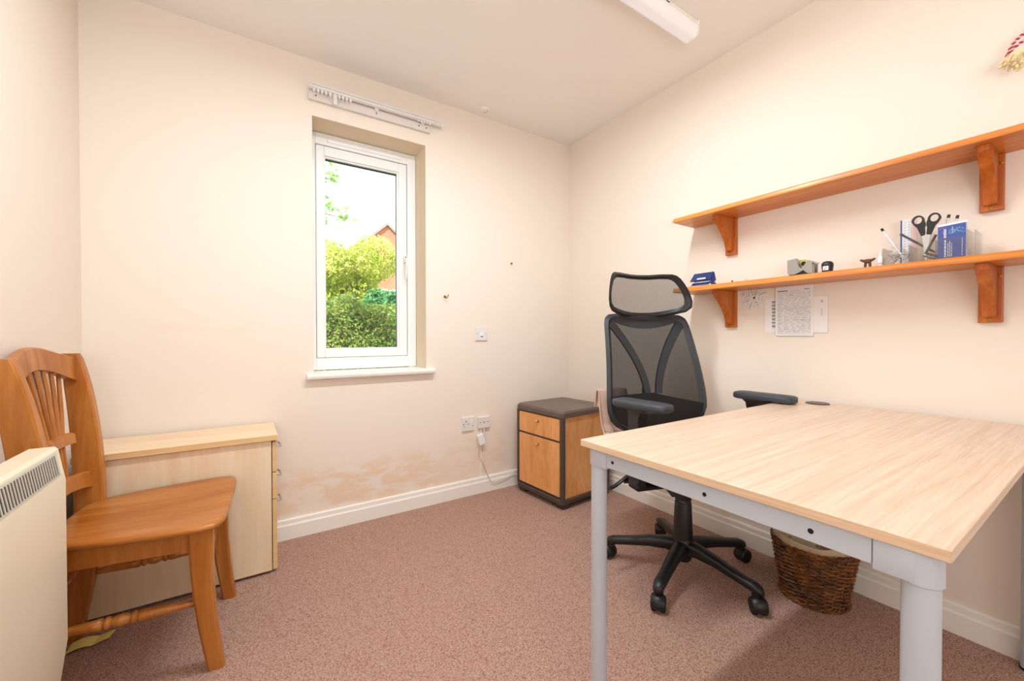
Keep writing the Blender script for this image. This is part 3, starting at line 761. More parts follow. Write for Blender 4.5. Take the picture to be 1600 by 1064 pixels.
        for zz, w1, d1, oy in ((.455, .018, .040, 0), (.60, .018, .036, 0), (.69, .018, .034, 0), (.712, .019, .042, -.004), (.7296, .030, .075, -.022)):
            secs.append([(qx-w1, by+oy-d1, zz), (qx+w1, by+oy-d1, zz), (qx+w1, by+oy+d1, zz), (qx-w1, by+oy+d1, zz)])
        m.loft(secs); m.build('arm_post', 'black_plastic', t, True, angle=35)
        m = MB(); m.box((min(qx+dirx*.018, .1*dirx), by-.034, .418), (max(qx+dirx*.018, .1*dirx), by+.034, .4345), .005)
        m.box((qx-.018, by-.034, .418), (qx+.018, by+.034, .47), .005); m.build('arm_bracket', 'black_plastic', t)
    # fleece
    return t, rz, (cx, cy)
oc, oc_rz, oc_c = office_chair()
def fleece():
    t = thing('fleece_blanket', 'pale pink fleece blanket spread on the office chair seat and up behind its back', 'blanket', (oc_c[0], oc_c[1], 0), oc_rz)
    def fn(u, v):
        # v: 0 front of seat .. 1 top behind the back
        s = v
        path = [(-.20, .508), (-.10, .511), (.02, .513), (.13, .517), (.22, .522), (.272, .535), (.290, .575), (.296, .64), (.298, .70), (.306, .742), (.322, .735), (.328, .66)]
        k = min(int(s*(len(path)-1)), len(path)-2); fr = s*(len(path)-1)-k
        y = path[k][0]*(1-fr)+path[k+1][0]*fr; z = path[k][1]*(1-fr)+path[k+1][1]*fr
        wl = -.222-.018*max(0, min(1, (s-.35)/.3)); wr = .225-.31*max(0, min(1, (s-.45)/.25))
        x = wl+(wr-wl)*u
        ff = .013*math.sin(x*85+s*3)*(.2+s)+.004*math.sin(x*150+s*17)
        if s > .45: y += ff+.010*math.sin(x*30); z += .012*math.sin(x*37+1)*max(0, s-.6)
        else: z += abs(ff)*.7
        return (x, y, z)
    m = MB(); m.sheet(fn, 44, 66, -.007); m.build('fleece', 'fleece', t, True, angle=80)
fleece()

# ------------------------------------------------------------------ wicker basket
def basket():
    cx, cy = -.178, -1.617
    t = thing_w('waste_basket', 'round brown wicker waste basket with a bag under the desk', 'basket', (cx, cy, 0))
    hgt = .212; rad = lambda z: .100+.034*(z/hgt)
    ns = 24
    m = MB()
    for k in range(ns):
        a = 2*PI*k/ns; m.tube([(cx+rad(z)*math.cos(a), cy+rad(z)*math.sin(a), z) for z in (.006, .06, .11, .16, .208)], .0032, 6)
    st = m.build('stakes', 'wicker', t, True); tag(st, kind='stuff')
    m = MB(); rows = 27
    for q in range(rows):
        z = .010+q*(hgt-.018)/(rows-1); ph = q % 2; pts = []
        rw = .0044 if 12 <= q <= 14 else .0037
        for i in range(ns*4):
            a = 2*PI*i/(ns*4); rr = rad(z)+.0048*math.cos(a*ns/2+ph*PI)+.0004*math.sin(i*1.7+q)
            pts.append((cx+rr*math.cos(a), cy+rr*math.sin(a), z+.0008*math.sin(i*.9+q*2)))
        m.tube(pts, rw, 5, True, sq=.95)
    wv = m.build('weave', 'wicker', t, True); tag(wv, kind='stuff')
    for z, dr, r in ((.008, .006, .006), (hgt, 0.0, .006)):
        m = MB()
        for ph in (0, PI):
            m.tube([(cx+(rad(z)+dr+.004*math.cos(18*a+ph))*math.cos(a), cy+(rad(z)+dr+.004*math.cos(18*a+ph))*math.sin(a), z+.004*math.sin(18*a+ph)) for a in [2*PI*i/160 for i in range(160)]], r*.75, 6, True)
        m.build('braided_rim' if z > .1 else 'braided_foot', 'wicker', t, True)
    def bag(u, v):
        a = 2*PI*u; z = .02+.222*v; r = (rad(z)-.009)*(1-.02*math.sin(a*7+v*5)) if v < .9 else rad(z)-.004+.003*math.sin(a*9)
        return (cx+r*math.cos(a), cy+r*math.sin(a), z+(.004*math.sin(a*5) if v > .85 else 0))
    m = MB(); m.sheet(bag, 48, 12); m.build('liner', 'bag', t, True)
    MB().cyl((cx, cy, .004), (cx, cy, .012), .097, 24).build('bottom', 'wicker', t)
basket()

# ------------------------------------------------------------------ wooden dining chair
def dining_chair():
    t = thing('wooden_chair', 'honey brown wooden dining chair with fan-spindle back and turned stretchers', 'chair', (-2.075, -.577, 0), math.radians(-3.2))
    # local: +x forward, +y away from the camera
    def rect(c, hx, hy, ch=.006):
        x, y, z = c
        return [(x-hx+ch, y-hy, z), (x+hx-ch, y-hy, z), (x+hx, y-hy+ch, z), (x+hx, y+hy-ch, z), (x+hx-ch, y+hy, z), (x-hx+ch, y+hy, z), (x-hx, y+hy-ch, z), (x-hx, y-hy+ch, z)]
    # seat
    side = []
    out = [(.030, 0), (.031, .06), (.031, .12), (.028, .18), (.020, .222), (.004, .241), (-.025, .245), (-.08, .240), (-.15, .231), (-.22, .219), (-.28, .205), (-.33, .190), (-.362, .172), (-.378, .13), (-.384, .06), (-.385, 0)]
    out = out+[(x, -y) for x, y in reversed(out[1:-1])]
    m = MB(); cc = (-.17, 0)
    def sc(f, z): return [(cc[0]+(x-cc[0])*f, cc[1]+(y-cc[1])*f, z) for x, y in out]
    m.loft([sc(.955, .4315), sc(.985, .434), sc(1, .440), sc(1, .446), sc(.985, .4515), sc(.955, .4535), sc(.7, .4500), sc(.35, .4465)]); m.build('seat', 'chair_seat', t, True, angle=50)
    # aprons
    MB().prism([(-.075, -.205), (-.075, .205), (-.060, .205), (-.060, -.205)], 'z', .368, .432).build('front_apron', 'chair_wood', t)
    for sg in (-1, 1):
        MB().prism([(-.06, sg*.203), (-.35, sg*.168), (-.35, sg*.152), (-.06, sg*.187)], 'z', .372, .432).build('side_apron', 'chair_wood', t)
    MB().box((-.385, -.165, .372), (-.367, .165, .432)).build('rear_apron', 'chair_wood', t)
    # front sabre legs
    for sg in (-1, 1):
        secs = []
        for z, x, hx, hy in ((0, .004, .021, .018), (.03, -.001, .0215, .019), (.08, -.008, .022, .020), (.15, -.017, .0235, .021), (.23, -.024, .025, .022), (.31, -.028, .027, .0225), (.38, -.029, .029, .0225), (.432, -.029, .029, .0225)):
            secs.append(rect((x, sg*(.1905+.012*(z/.43)), z), hx, hy))
        m = MB(); m.loft(secs); m.build('front_leg', 'chair_wood', t, True, angle=35)
    # rear legs that run up into the back posts
    def postc(z):
        tab = [(0, -.425, .176, .019, .026), (.08, -.412, .173, .019, .027), (.18, -.396, .170, .019, .030), (.30, -.382, .168, .019, .034), (.40, -.374, .167, .019, .036), (.48, -.373, .168, .0185, .037), (.56, -.376, .171, .018, .036), (.66, -.383, .177, .0175, .035), (.76, -.394, .184, .017, .033), (.85, -.407, .190, .0165, .030), (.92, -.419, .194, .016, .025), (.945, -.424, .195, .0145, .020)]
        for a, b in zip(tab, tab[1:]):
            if a[0] <= z <= b[0]:
                k = (z-a[0])/(b[0]-a[0]); return [p+(q-p)*k for p, q in zip(a, b)]
        return list(tab[-1])
    for sg in (-1, 1):
        secs = [rect((p[1], sg*p[2], p[0]), p[4], p[3], .005) for p in [postc(z) for z in (0, .04, .08, .13, .18, .24, .30, .36, .42, .48, .54, .60, .66, .72, .78, .84, .89, .925, .938, .945)]]
        m = MB(); m.loft(secs); m.build('back_post', 'chair_wood', t, True, angle=35)
    # crest rail
    def rail(name, y1, ztop, zbot, th, bow, nseg=20, xoff=0.0):
        m = MB(); secs = []
        for i in range(nseg+1):
            y = -y1+2*y1*i/nseg; k = y/y1; za, zb2 = zbot(k), ztop(k)
            xa = postc((za+zb2)/2)[1]+xoff-bow*(1-k*k)
            lean = -.10
            xt, xb = xa+lean*(zb2-(za+zb2)/2), xa+lean*(za-(za+zb2)/2)
            secs.append([(xb-th/2, y, za), (xb+th/2, y, za), (xt+th/2, y, zb2-.004), (xt+th/4, y, zb2), (xt-th/4, y, zb2), (xt-th/2, y, zb2-.004)])
        m.loft(secs); return m.build(name, 'chair_wood', t, True, angle=40)
    rail('crest_rail', .181, lambda k: .936+.034*math.cos(k*PI/2)**1.5, lambda k: .858+.046*math.cos(k*PI/2)**1.2-.006*abs(k)**6, .022, .022)
    rail('lower_rail', .156, lambda k: .558+.012*(1-k*k), lambda k: .505+.022*(1-k*k), .020, .014)
    blk = rail('middle_block', .088, lambda k: .700, lambda k: .668, .024, .012, 8, -.008)
    # fan spindles
    for k in range(7):
        f = (k-3)/3
        if abs(f) < .01: pass
        yt, ym, yl = f*.135, f*.068, f*.046
        sec = lambda y, z, b, r: Vector((postc(z)[1]-b, y, z))
        up = [(sec(ym, .690, .019, 0)), sec(ym+(yt-ym)*.35, .76, .020, 0), sec(ym+(yt-ym)*.75, .84, .021, 0), sec(yt, .905-.018*f*f, .021, 0)]
        lo = [sec(yl, .545, .014, 0), sec(yl+(ym-yl)*.5, .61, .017, 0), sec(ym*.92, .680, .019, 0)]
        m = MB(); m.tube(up, [.0065, .0062, .0058, .0058], 8); m.tube(lo, [.0052, .0055, .0058], 8); m.build('spindle', 'chair_wood', t, True)
    # turned stretchers
    prof = [(0, .0075), (.06, .009), (.2, .0115), (.33, .0145), (.385, .0165), (.40, .0105), (.415, .0165), (.43, .0165), (.445, .0105), (.46, .013), (.5, .017), (.54, .013), (.555, .0105), (.57, .0165), (.585, .0165), (.60, .0105), (.615, .0165), (.67, .0145), (.8, .0115), (.94, .009), (1, .0075)]
    for sg in (-1, 1):
        m = MB(); m.lathe((-.395, sg*.169, .212), (-.030, sg*.190, .208), prof, 14); m.build('side_stretcher', 'chair_wood', t, True, angle=60)
    m = MB(); m.lathe((-.040, -.185, .275), (-.040, .185, .275), prof, 14); m.build('front_stretcher', 'chair_wood', t, True, angle=60)
    m = MB(); m.lathe((-.384, -.165, .275), (-.384, .165, .275), prof, 14); m.build('rear_stretcher', 'chair_wood', t, True, angle=60)
dining_chair()

# ------------------------------------------------------------------ storage heater on the left wall
def heater():
    t = thing_w('storage_heater', 'cream enamelled wall heater with slotted top grille on the left wall', 'heater', (-2.46, -1.25, 0))
    ya, yb = -1.75, -.848
    xf, xt, xb = -2.372, -2.384, -2.432
    prof = [(xb, .12), (xf-.018, .12), (xf, .26), (xf, .656), (xf-.002, .664), (xt, .728), (xt-.006, .735), (xb, .735)]
    m = MB()
    pr2 = [(xb, .15), (xf-.024, .15), (xf-.008, .27), (xf-.008, .652), (xf-.010, .66), (xt-.006, .722), (xt-.010, .728), (xb, .728)]
    m.loft([[(x, ya-.006, z) for x, z in pr2], [(x, ya, z) for x, z in prof], [(x, yb-.010, z) for x, z in prof], [(x, yb, z) for x, z in pr2]]); cs = m.build('casing', 'heater', t, True, angle=30)
    m = MB(); m.box((-2.5465, ya+.04, .16), (xb, yb-.05, .69), .004); m.build('rear_body', 'heater', t)
    # grille on the sloping face
    def on(y, s, off):
        p0 = Vector((xf-.002, 0, .664)); p1 = Vector((xt, 0, .728)); d = (p1-p0); nrm = Vector((d.z, 0, -d.x)).normalized()
        q = p0+d*s+nrm*off; return (q.x, y, q.z)
    y0, y1 = ya+.05, yb-.032
    def slab(yA, yB, s0, s1, o0, o1):
        return [[on(yA, s0, o0), on(yB, s0, o0), on(yB, s1, o0), on(yA, s1, o0)], [on(yA, s0, o1), on(yB, s0, o1), on(yB, s1, o1), on(yA, s1, o1)]]
    m = MB(); m.loft(slab(y0, y1, .06, .94, 0, .0012)); fr = m.build('grille_frame', 'heater_grey', t)
    m = MB(); m.loft(slab(y0+.012, y1-.012, .16, .86, .0010, .0018)); m.build('grille_recess', 'heater_dark', fr)
    nb = 66
    for k in range(nb):
        y = y0+.014+(y1-y0-.028)*k/(nb-1); m = MB(); m.loft(slab(y-.0021, y+.0021, .15, .87, .0012, .0034)); m.build('grille_bar', 'heater_grey', fr)
    m = MB(); m.lathe((-2.49, -1.02, .69), (-2.49, -1.02, .705), [(0, .014), (.8, .014), (1, .012)], 16); m.build('control_knob', 'white_plastic', t, True)
    for y in (ya+.1, yb-.12): MB().box((-2.50, y-.02, 0), (-2.40, y+.02, .165), .004).build('foot', 'heater', t)
heater()

# ------------------------------------------------------------------ yellow paper scrap on the floor
def scrap():
    def fn(u, v):
        x = -2.485+.10*u; y = -.462+.040*v+.012*u; z = .004+.012*abs(math.sin(u*5))*.6+.010*v*(1-u)
        return (x+.01*v, y, z)
    m = MB(); m.sheet(fn, 10, 4, .0008)
    tag(center_origin(m.build('paper_scrap', 'yellow_paper'), (-2.43, -.44, 0)), 'torn yellow paper scrap on the carpet under the wooden chair', 'paper')
scrap()

# ------------------------------------------------------------------ papers on the wall below the lower shelf
def sheet_paper(label, y0, y1, z0, z1, off, lines):
    t = thing_w('pinned_sheet', label, 'paper', (0, (y0+y1)/2, z0), 'printed sheets under the lower shelf')
    m = MB(); m.sheet(lambda u, v: (-off-.0025*math.sin(v*3)*u, y0+(y1-y0)*u, z0+(z1-z0)*v), 6, 6, .0006); m.build('page', 'paper', t)
    m = MB(); md = MB()
    for (a, b, z, h, dk) in lines: (md if dk else m).box((-off-.0036, a-.0, z), (-off-.0030, b, z+h))
    m.build('fine_print', 'ink', t); md.build('bold_print', 'ink_dark', t)
rl = random.Random(3)
L1 = [(-1.452, -1.412, 1.196, .0035, True), (-1.535, -1.515, 1.199, .0025, True), (-1.495, -1.46, 1.196, .0012, False)]
for k in range(38):
    z = 1.186-k*.0046; x = -1.413
    while x > -1.535:
        ln = rl.uniform(.008, .03); L1.append((max(x-ln, -1.54), x, z, .0011, rl.random() < .12)); x -= ln+rl.uniform(.003, .012)
for zz in (1.19, 1.12, 1.07, 1.01): L1.append((-1.54, -1.411, zz, .0006, False))
L2 = []
for k in range(8): L2 += [(-1.400, -1.386, 1.152-k*.0155, .0040, True), (-1.400, -1.388, 1.147-k*.0155, .0018, True)]
L3 = [(-1.582, -1.573, 1.146, .002, True), (-1.582, -1.575, 1.140, .002, True)]+[(-1.579, -1.576, 1.11-k*.005, .003, False) for k in range(6)]
sheet_paper('white printed sheet showing left of the front notice under the lower shelf', -1.47, -1.356, 1.018, 1.170, .0005, L2)
sheet_paper('white printed sheet showing right of the front notice under the lower shelf', -1.599, -1.48, 1.014, 1.165, .0030, L3)
sheet_paper('front white notice densely printed with small text under the lower shelf', -1.548, -1.403, 1.001, 1.2175, .0062, L1)
def snowflake():
    cy, cz, R = -1.308, 1.180, .058
    m = MB()
    def strip(p, q, wd):
        p, q = Vector(p), Vector(q); d = (q-p).normalized(); nn = Vector((-d.y, d.x))*wd/2
        P = [p+nn, q+nn*.6, q-nn*.6, p-nn]
        m.loft([[(-.0008, a.x, a.y) for a in P], [(-.0022, a.x, a.y) for a in P]])
    for k in range(8):
        a = PI/8+2*PI*k/8; d = Vector((math.cos(a), math.sin(a))); 
        if cz+d.y*R > 1.216: Rk = (1.216-cz)/max(d.y, .1)
        else: Rk = R
        strip((cy, cz), (cy+d.x*Rk, cz+d.y*Rk), .006)
        for s in (.4, .62, .84):
            for sg in (-1, 1):
                b = a+sg*.85; e = .020*(1.25-s*.5); st = Vector((cy, cz))+d*(Rk*s); en = st+Vector((math.cos(b), math.sin(b)))*e
                if en.y < 1.216: strip(st, en, .0045)
    tag(center_origin(m.build('paper_snowflake', 'paper'), (0, cy, cz)), 'white cut-paper snowflake stuck to the wall under the lower shelf', 'decoration')
snowflake()
n = MB(); n.cyl((-.004, -.868, 1.64), (-.0005, -.868, 1.64), .0045, 10)
tag(center_origin(n.build('wall_plug', 'heater_grey'), (0, -.868, 1.64)), 'small grey wall plug left of the upper shelf end', 'wall plug')

# ------------------------------------------------------------------ stationery on the lower shelf
for lb, yy, mt in (('tiny dark drawing pin on the lower shelf right of the hole punch', -1.285, 'dark_trim'), ('tiny grey drawing pin on the lower shelf towards the tape dispenser', -1.345, 'chrome')):
    n = MB(); n.lathe((-.15, yy, ZS), (-.15, yy, ZS+.011), [(0, .0045), (.2, .005), (.3, .0025), (.75, .0025), (.8, .004), (1, .0035)], 10)
    tag(center_origin(n.build('drawing_pin', mt, None, True), (-.15, yy, ZS)), lb, 'drawing pin', 'drawing pins on the lower shelf')
def hole_punch():
    t = thing_w('hole_punch', 'navy blue and chrome two-hole punch at the far end of the lower shelf', 'hole punch', (-.10, -1.13, ZS))
    y0, y1 = -1.178, -1.075
    MB().box((-.150, y0, ZS), (-.070, y1, ZS+.009), .003).build('base', 'chrome', t)
    MB().prism([(-.150, ZS+.009), (-.085, ZS+.009), (-.085, ZS+.020), (-.140, ZS+.020)], 'y', y0+.006, y1-.006, .002).build('chip_tray', 'blue_plastic', t)
    MB().box((-.135, y0+.01, ZS+.026), (-.120, y1-.008, ZS+.031), .001).build('cross_bar', 'chrome', t)
    for y in (y0+.018, y1-.018): MB().cyl((-.126, y, ZS+.008), (-.126, y, ZS+.038), .0065, 12).build('punch_pin', 'chrome', t, True)
    h = MB(); h.prism([(-.146, ZS+.030), (-.141, ZS+.028), (-.104, ZS+.068), (-.108, ZS+.071)], 'y', y0+.004, y1+.004, .001); hd = h.build('handle', 'blue_plastic', t)
    h = MB(); h.loft([[(-.146, y0+.004, ZS+.030), (-.141, y0+.004, ZS+.028), (-.104, y0+.004, ZS+.068), (-.108, y0+.004, ZS+.071)], [(-.146, y0-.010, ZS+.004), (-.139, y0-.010, ZS+.004), (-.110, y0-.008, ZS+.030), (-.114, y0-.008, ZS+.034)]]); h.build('side_cheek', 'blue_plastic', hd)
    h = MB(); h.loft([[(-.1427, -1.150, ZS+.0352), (-.1427, -1.106, ZS+.0352), (-.1365, -1.106, ZS+.0420), (-.1365, -1.150, ZS+.0420)], [(-.1437, -1.150, ZS+.0362), (-.1437, -1.106, ZS+.0362), (-.1375, -1.106, ZS+.0430), (-.1375, -1.150, ZS+.0430)]]); h.build('label_strip', 'paper', hd)
hole_punch()
def tape_dispenser():
    t = thing_w('tape_dispenser', 'silver grey desk tape dispenser with yellowish tape roll on the lower shelf', 'tape dispenser', (-.11, -1.55, ZS))
    y0, y1 = -1.592, -1.506
    xs = (-.140, -.085)
    prof = [(y1, ZS+.012), (y1+.002, ZS+.068), (y1-.030, ZS+.072), (y1-.036, ZS+.050), (y1-.042, ZS+.034), (y1-.050, ZS+.030), (y1-.058, ZS+.040), (y1-.066, ZS+.052), (y1-.076, ZS+.058), (y1-.086, ZS+.054), (y1-.090, ZS+.046), (y1-.086, ZS+.048), (y1-.086, ZS+.006), (y1-.070, ZS+.008), (y1-.055, ZS+.022), (y1-.040, ZS+.014), (y1-.025, ZS+.008), (y1-.008, ZS+.008)]
    MB().prism(prof, 'x', xs[0], -.116).build('body', 'silver', t)
    MB().prism(prof, 'x', -.092, xs[1]).build('rear_cheek', 'silver', t)
    MB().box((-.116, y1-.030, ZS+.012), (-.092, y1, ZS+.066)).build('weight_block', 'silver', t)
    MB().prism([(y1-.002, ZS), (y1-.084, ZS), (y1-.078, ZS+.018), (y1-.055, ZS+.026), (y1-.04, ZS+.016), (y1-.006, ZS+.012)], 'x', xs[0]+.003, xs[1]-.003).build('base', 'black_plastic', t)
    MB().lathe((-.114, y1-.047, ZS+.051), (-.094, y1-.047, ZS+.051), [(0, .009), (0, .0165), (1, .0165), (1, .009)], 20, False).build('tape_roll', 'tape', t, True, angle=30)
    MB().cyl((-.115, y1-.047, ZS+.051), (-.093, y1-.047, ZS+.051), .0088, 14).build('tape_core', 'black_plastic', t)
    MB().box((-.134, y1-.0935, ZS+.044), (-.091, y1-.089, ZS+.050)).build('cutter', 'chrome', t)
tape_dispenser()
def stamp():
    t = thing_w('rubber_stamp', 'small black rounded hand stamp with a white front label on the lower shelf', 'stamp', (-.12, -1.636, ZS))
    yc = -1.636
    m = MB(); secs = []
    for z, hx, hy in ((0, .016, .015), (.004, .017, .016), (.016, .017, .0165), (.028, .018, .018), (.038, .018, .018), (.045, .013, .013), (.047, .006, .006)):
        secs.append([(-.12+hx*math.copysign(abs(math.cos(a))**.7, math.cos(a)), yc+hy*math.copysign(abs(math.sin(a))**.7, math.sin(a)), ZS+z) for a in [2*PI*k/20 for k in range(20)]])
    m.loft(secs); m.build('body', 'black_plastic', t, True)
    MB().box((-.139, yc-.009, ZS+.011), (-.1365, yc+.009, ZS+.027), .001).build('label_window', 'paper', t)
    for yy, zz in ((-.002, .019), (.003, .014)): MB().box((-.1395, yc+yy-.0015, ZS+zz), (-.1385, yc+yy+.0015, ZS+zz+.004)).build('label_mark', 'ink_dark', t)
stamp()
def tee():
    t = thing_w('push_knob', 'small brown T-shaped resin ornament standing left of the clear organiser', 'ornament', (-.12, -1.757, ZS)); yc = -1.757
    for sg in (-1, 1):
        m = MB(); m.tube([(-.12, yc+sg*.006, ZS), (-.12, yc+sg*.007, ZS+.012), (-.12, yc+sg*.005, ZS+.026)], [.0035, .004, .005], 8); m.build('leg', 'brown_plastic', t, True)
        m = MB(); m.tube([(-.12, yc, ZS+.030), (-.12, yc+sg*.012, ZS+.031), (-.12, yc+sg*.021, ZS+.036)], [.006, .005, .003], 8); m.build('arm', 'brown_plastic', t, True)
    MB().box((-.127, yc-.009, ZS+.022), (-.113, yc+.009, ZS+.036), .003).build('head', 'brown_plastic', t)
tee()
YB = lambda a: a
def organiser():
    t = thing_w('desk_organiser', 'clear acrylic desk tidy with stepped compartments on the lower shelf', 'organiser', (-.10, -1.91, ZS))
    th = .0022
    MB().box((-.150, -2.020, ZS), (-.045, -1.805, ZS+th)).build('base', 'acrylic', t)
    MB().box((-.045-th, -2.020, ZS+th), (-.045, -1.805, ZS+.088)).build('back_panel', 'acrylic', t)
    MB().box((-.150, -1.935, ZS+th), (-.150+th, -1.807, ZS+.062)).build('front_panel', 'acrylic', t)
    MB().box((-.150, -2.003, ZS+th), (-.150+th, -1.9365, ZS+.070)).build('front_panel', 'acrylic', t)
    for y, h in ((-1.805-th, .062), (-1.873, .062), (-1.9355, .066), (-2.003-th*.5, .086), (-2.020, .080)):
        MB().box((-.1475, y, ZS+th), (-.0472, y+th, ZS+h)).build('divider', 'acrylic', t)
organiser()
ZO = ZS+.0024
def glue():
    t = thing_w('correction_bottle', 'small white bottle with tapered cap left of the clear organiser', 'bottle', (-.115, -1.794, ZS)); c = (-.115, -1.792)
    MB().lathe((*c, ZS), (*c, ZS+.042), [(0, .0085), (.05, .0095), (.8, .0095), (1, .006)], 16).build('body', 'upvc', t, True)
    MB().lathe((*c, ZS+.0415), (*c, ZS+.066), [(0, .0055), (.2, .0055), (.3, .0035), (1, .0025)], 12).build('cap', 'white_plastic', t, True)
    MB().lathe((*c, ZS+.012), (*c, ZS+.018), [(0, .0097), (1, .0097)], 16).build('label_band', 'pink_cord', t)
glue()
def scissors():
    t = thing_w('scissors', 'black-handled scissors standing handles up in the clear organiser', 'scissors', (-.10, -1.905, ZO)); cy = -1.903
    for sg in (-1, 1):
        # blade
        x0 = -.100+sg*.0012
        P = [(cy+sg*.0, ZO), (cy+sg*.004, ZO+.03), (cy+sg*.0095, ZO+.085), (cy+sg*.011, ZO+.098), (cy-sg*.003, ZO+.098), (cy-sg*.004, ZO+.06)]
        MB().prism(P, 'x', x0-.001, x0+.001).build('blade', 'chrome', t)
        # handle: shank and finger bow
        m = MB(); secs = []
        ctr = Vector((cy+sg*.0195, ZO+.143))
        N = 30; o_, i_ = [], []
        for k in range(N):
            a = 2*PI*k/N
            ox = .0155*math.cos(a); oz = .0185*math.sin(a)
            if oz < 0: oz *= 1.55; ox = ox*(1+.0)-sg*.010*(-oz/.0287)
            o_.append((ctr.x+sg*0+ox, ctr.y+oz)); i_.append((ctr.x+.0102*math.cos(a), ctr.y+.002+.0118*math.sin(a)))
        V = []; F = []
        for lp, xx in ((o_, -.1045), (i_, -.1045), (i_, -.0955), (o_, -.0955)): V += [(xx, y, z) for y, z in lp]
        for L in range(4):
            a, b = L*N, ((L+1) % 4)*N
            for i in range(N): F.append((a+i, a+(i+1) % N, b+(i+1) % N, b+i))
        m.add(V, F)
        m.prism([(cy+sg*.0015, ZO+.094), (cy+sg*.012, ZO+.092), (cy+sg*.022, ZO+.121), (cy+sg*.003, ZO+.123)], 'x', -.1043, -.0957, .001)
        m.build('handle', 'black_plastic', t)
    MB().cyl((-.1035, cy, ZO+.083), (-.0965, cy, ZO+.083), .0045, 12).build('pivot', 'chrome', t)
scissors()
def ruler():
    t = thing_w('ruler', 'frosted white ruler with blue edge upright in the clear organiser', 'ruler', (-.065, -1.84, ZO))
    MB().box((-.0625, -1.858, ZO), (-.0605, -1.832, ZO+.165), .0004).build('blade', 'ruler', t)
    MB().box((-.0634, -1.835, ZO), (-.0602, -1.831, ZO+.163)).build('blue_edge', 'ruler_blue', t)
    m = MB()
    for k in range(14): 
        for y in (-1.842, -1.853): m.box((-.0629, y-.0012, ZO+.03+k*.0095), (-.0624, y+.0012, ZO+.0318+k*.0095))
    m.build('scale_marks', 'ink_dark', t)
    MB().box((-.0655, -1.873, ZO), (-.0637, -1.864, ZO+.163), .0004).build('second_arm', 'pink_cord', t)
ruler()
def pen(label, p0, p1, capc='black_plastic', bodyc='acrylic', r=.0035):
    p0, p1 = Vector(p0), Vector(p1); t = thing_w('ballpoint_pen', label, 'pen', tuple(p0), 'pens in the clear organiser')
    d = p1-p0
    MB().lathe(p0+d*.05, p0+d*.93, [(0, .0015), (.06, r), (1, r)], 10).build('barrel', bodyc, t, True)
    MB().lathe(p0+d*.93, p1, [(0, r+.0006), (1, r+.0004)], 10).build('end_plug', capc, t, True)
    MB().lathe(p0, p0+d*.86, [(0, .0005), (.05, .0013), (1, .0013)], 6).build('ink_tube', 'ink_dark', t, True)
pen('clear ballpoint pen leaning furthest left in the clear organiser', (-.115, -1.862, ZO), (-.118, -1.794, ZO+.135), bodyc='ruler')
pen('clear pen standing behind the blue leaflet, nearer the scissors', (-.075, -1.925, ZO), (-.078, -1.952, ZO+.152), bodyc='ruler')
pen('clear pen standing behind the blue leaflet, away from the scissors', (-.060, -1.940, ZO), (-.063, -1.969, ZO+.148), bodyc='ruler')
pen('dark grey pen leaning right between ruler and scissors', (-.08, -1.925, ZO+.03), (-.125, -1.845, ZO+.105), 'ink_dark', 'ink_dark')
pen('dark pen leaning against the blue leaflet inside the organiser', (-.125, -1.905, ZO+.022), (-.120, -1.930, ZO+.085), 'dark_trim', 'dark_trim')
def clip(label, x, y, z, rot):
    m = MB(); R = Matrix.Translation((x, y, z)) @ Matrix.Rotation(rot, 4, 'X') @ Matrix.Rotation(rot*.7, 4, 'Z')
    pts = [(0, -.004, .0), (0, -.004, .018), (0, 0, .022), (0, .004, .018), (0, .004, -.008), (0, .0015, -.011), (0, -.002, -.008), (0, -.002, .014)]
    m.tube([R @ Vector(p) for p in pts], .0009, 5)
    tag(center_origin(m.build('paper_clip', 'chrome', None, True), (x, y, z)), label, 'paper clip', 'paper clips in the organiser')
for k in range(12):
    clip('silver paper clip in the heap inside the clear organiser', -.135+.07*rl.random(), -1.822-.042*rl.random(), ZO+.016+.028*rl.random(), rl.uniform(0, 6))
def stapler():
    t = thing_w('mini_stapler', 'small dark grey stapler lying in the organiser beside the scissors', 'stapler', (-.11, -1.915, ZO))
    R = Matrix.Translation((-.128, -1.917, ZO+.017)) @ Matrix.Rotation(math.radians(28), 4, 'X')
    MB().box((-.008, -.020, -.006), (.008, .014, -.002), .001, 2, R).build('base', 'ink_dark', t)
    MB().box((-.007, -.020, .002), (.007, .014, .009), .002, 2, R).build('arm', 'dark_trim', t)
    MB().box((-.006, .008, -.003), (.006, .014, .003), 0, 2, R).build('hinge', 'chrome', t)
stapler()
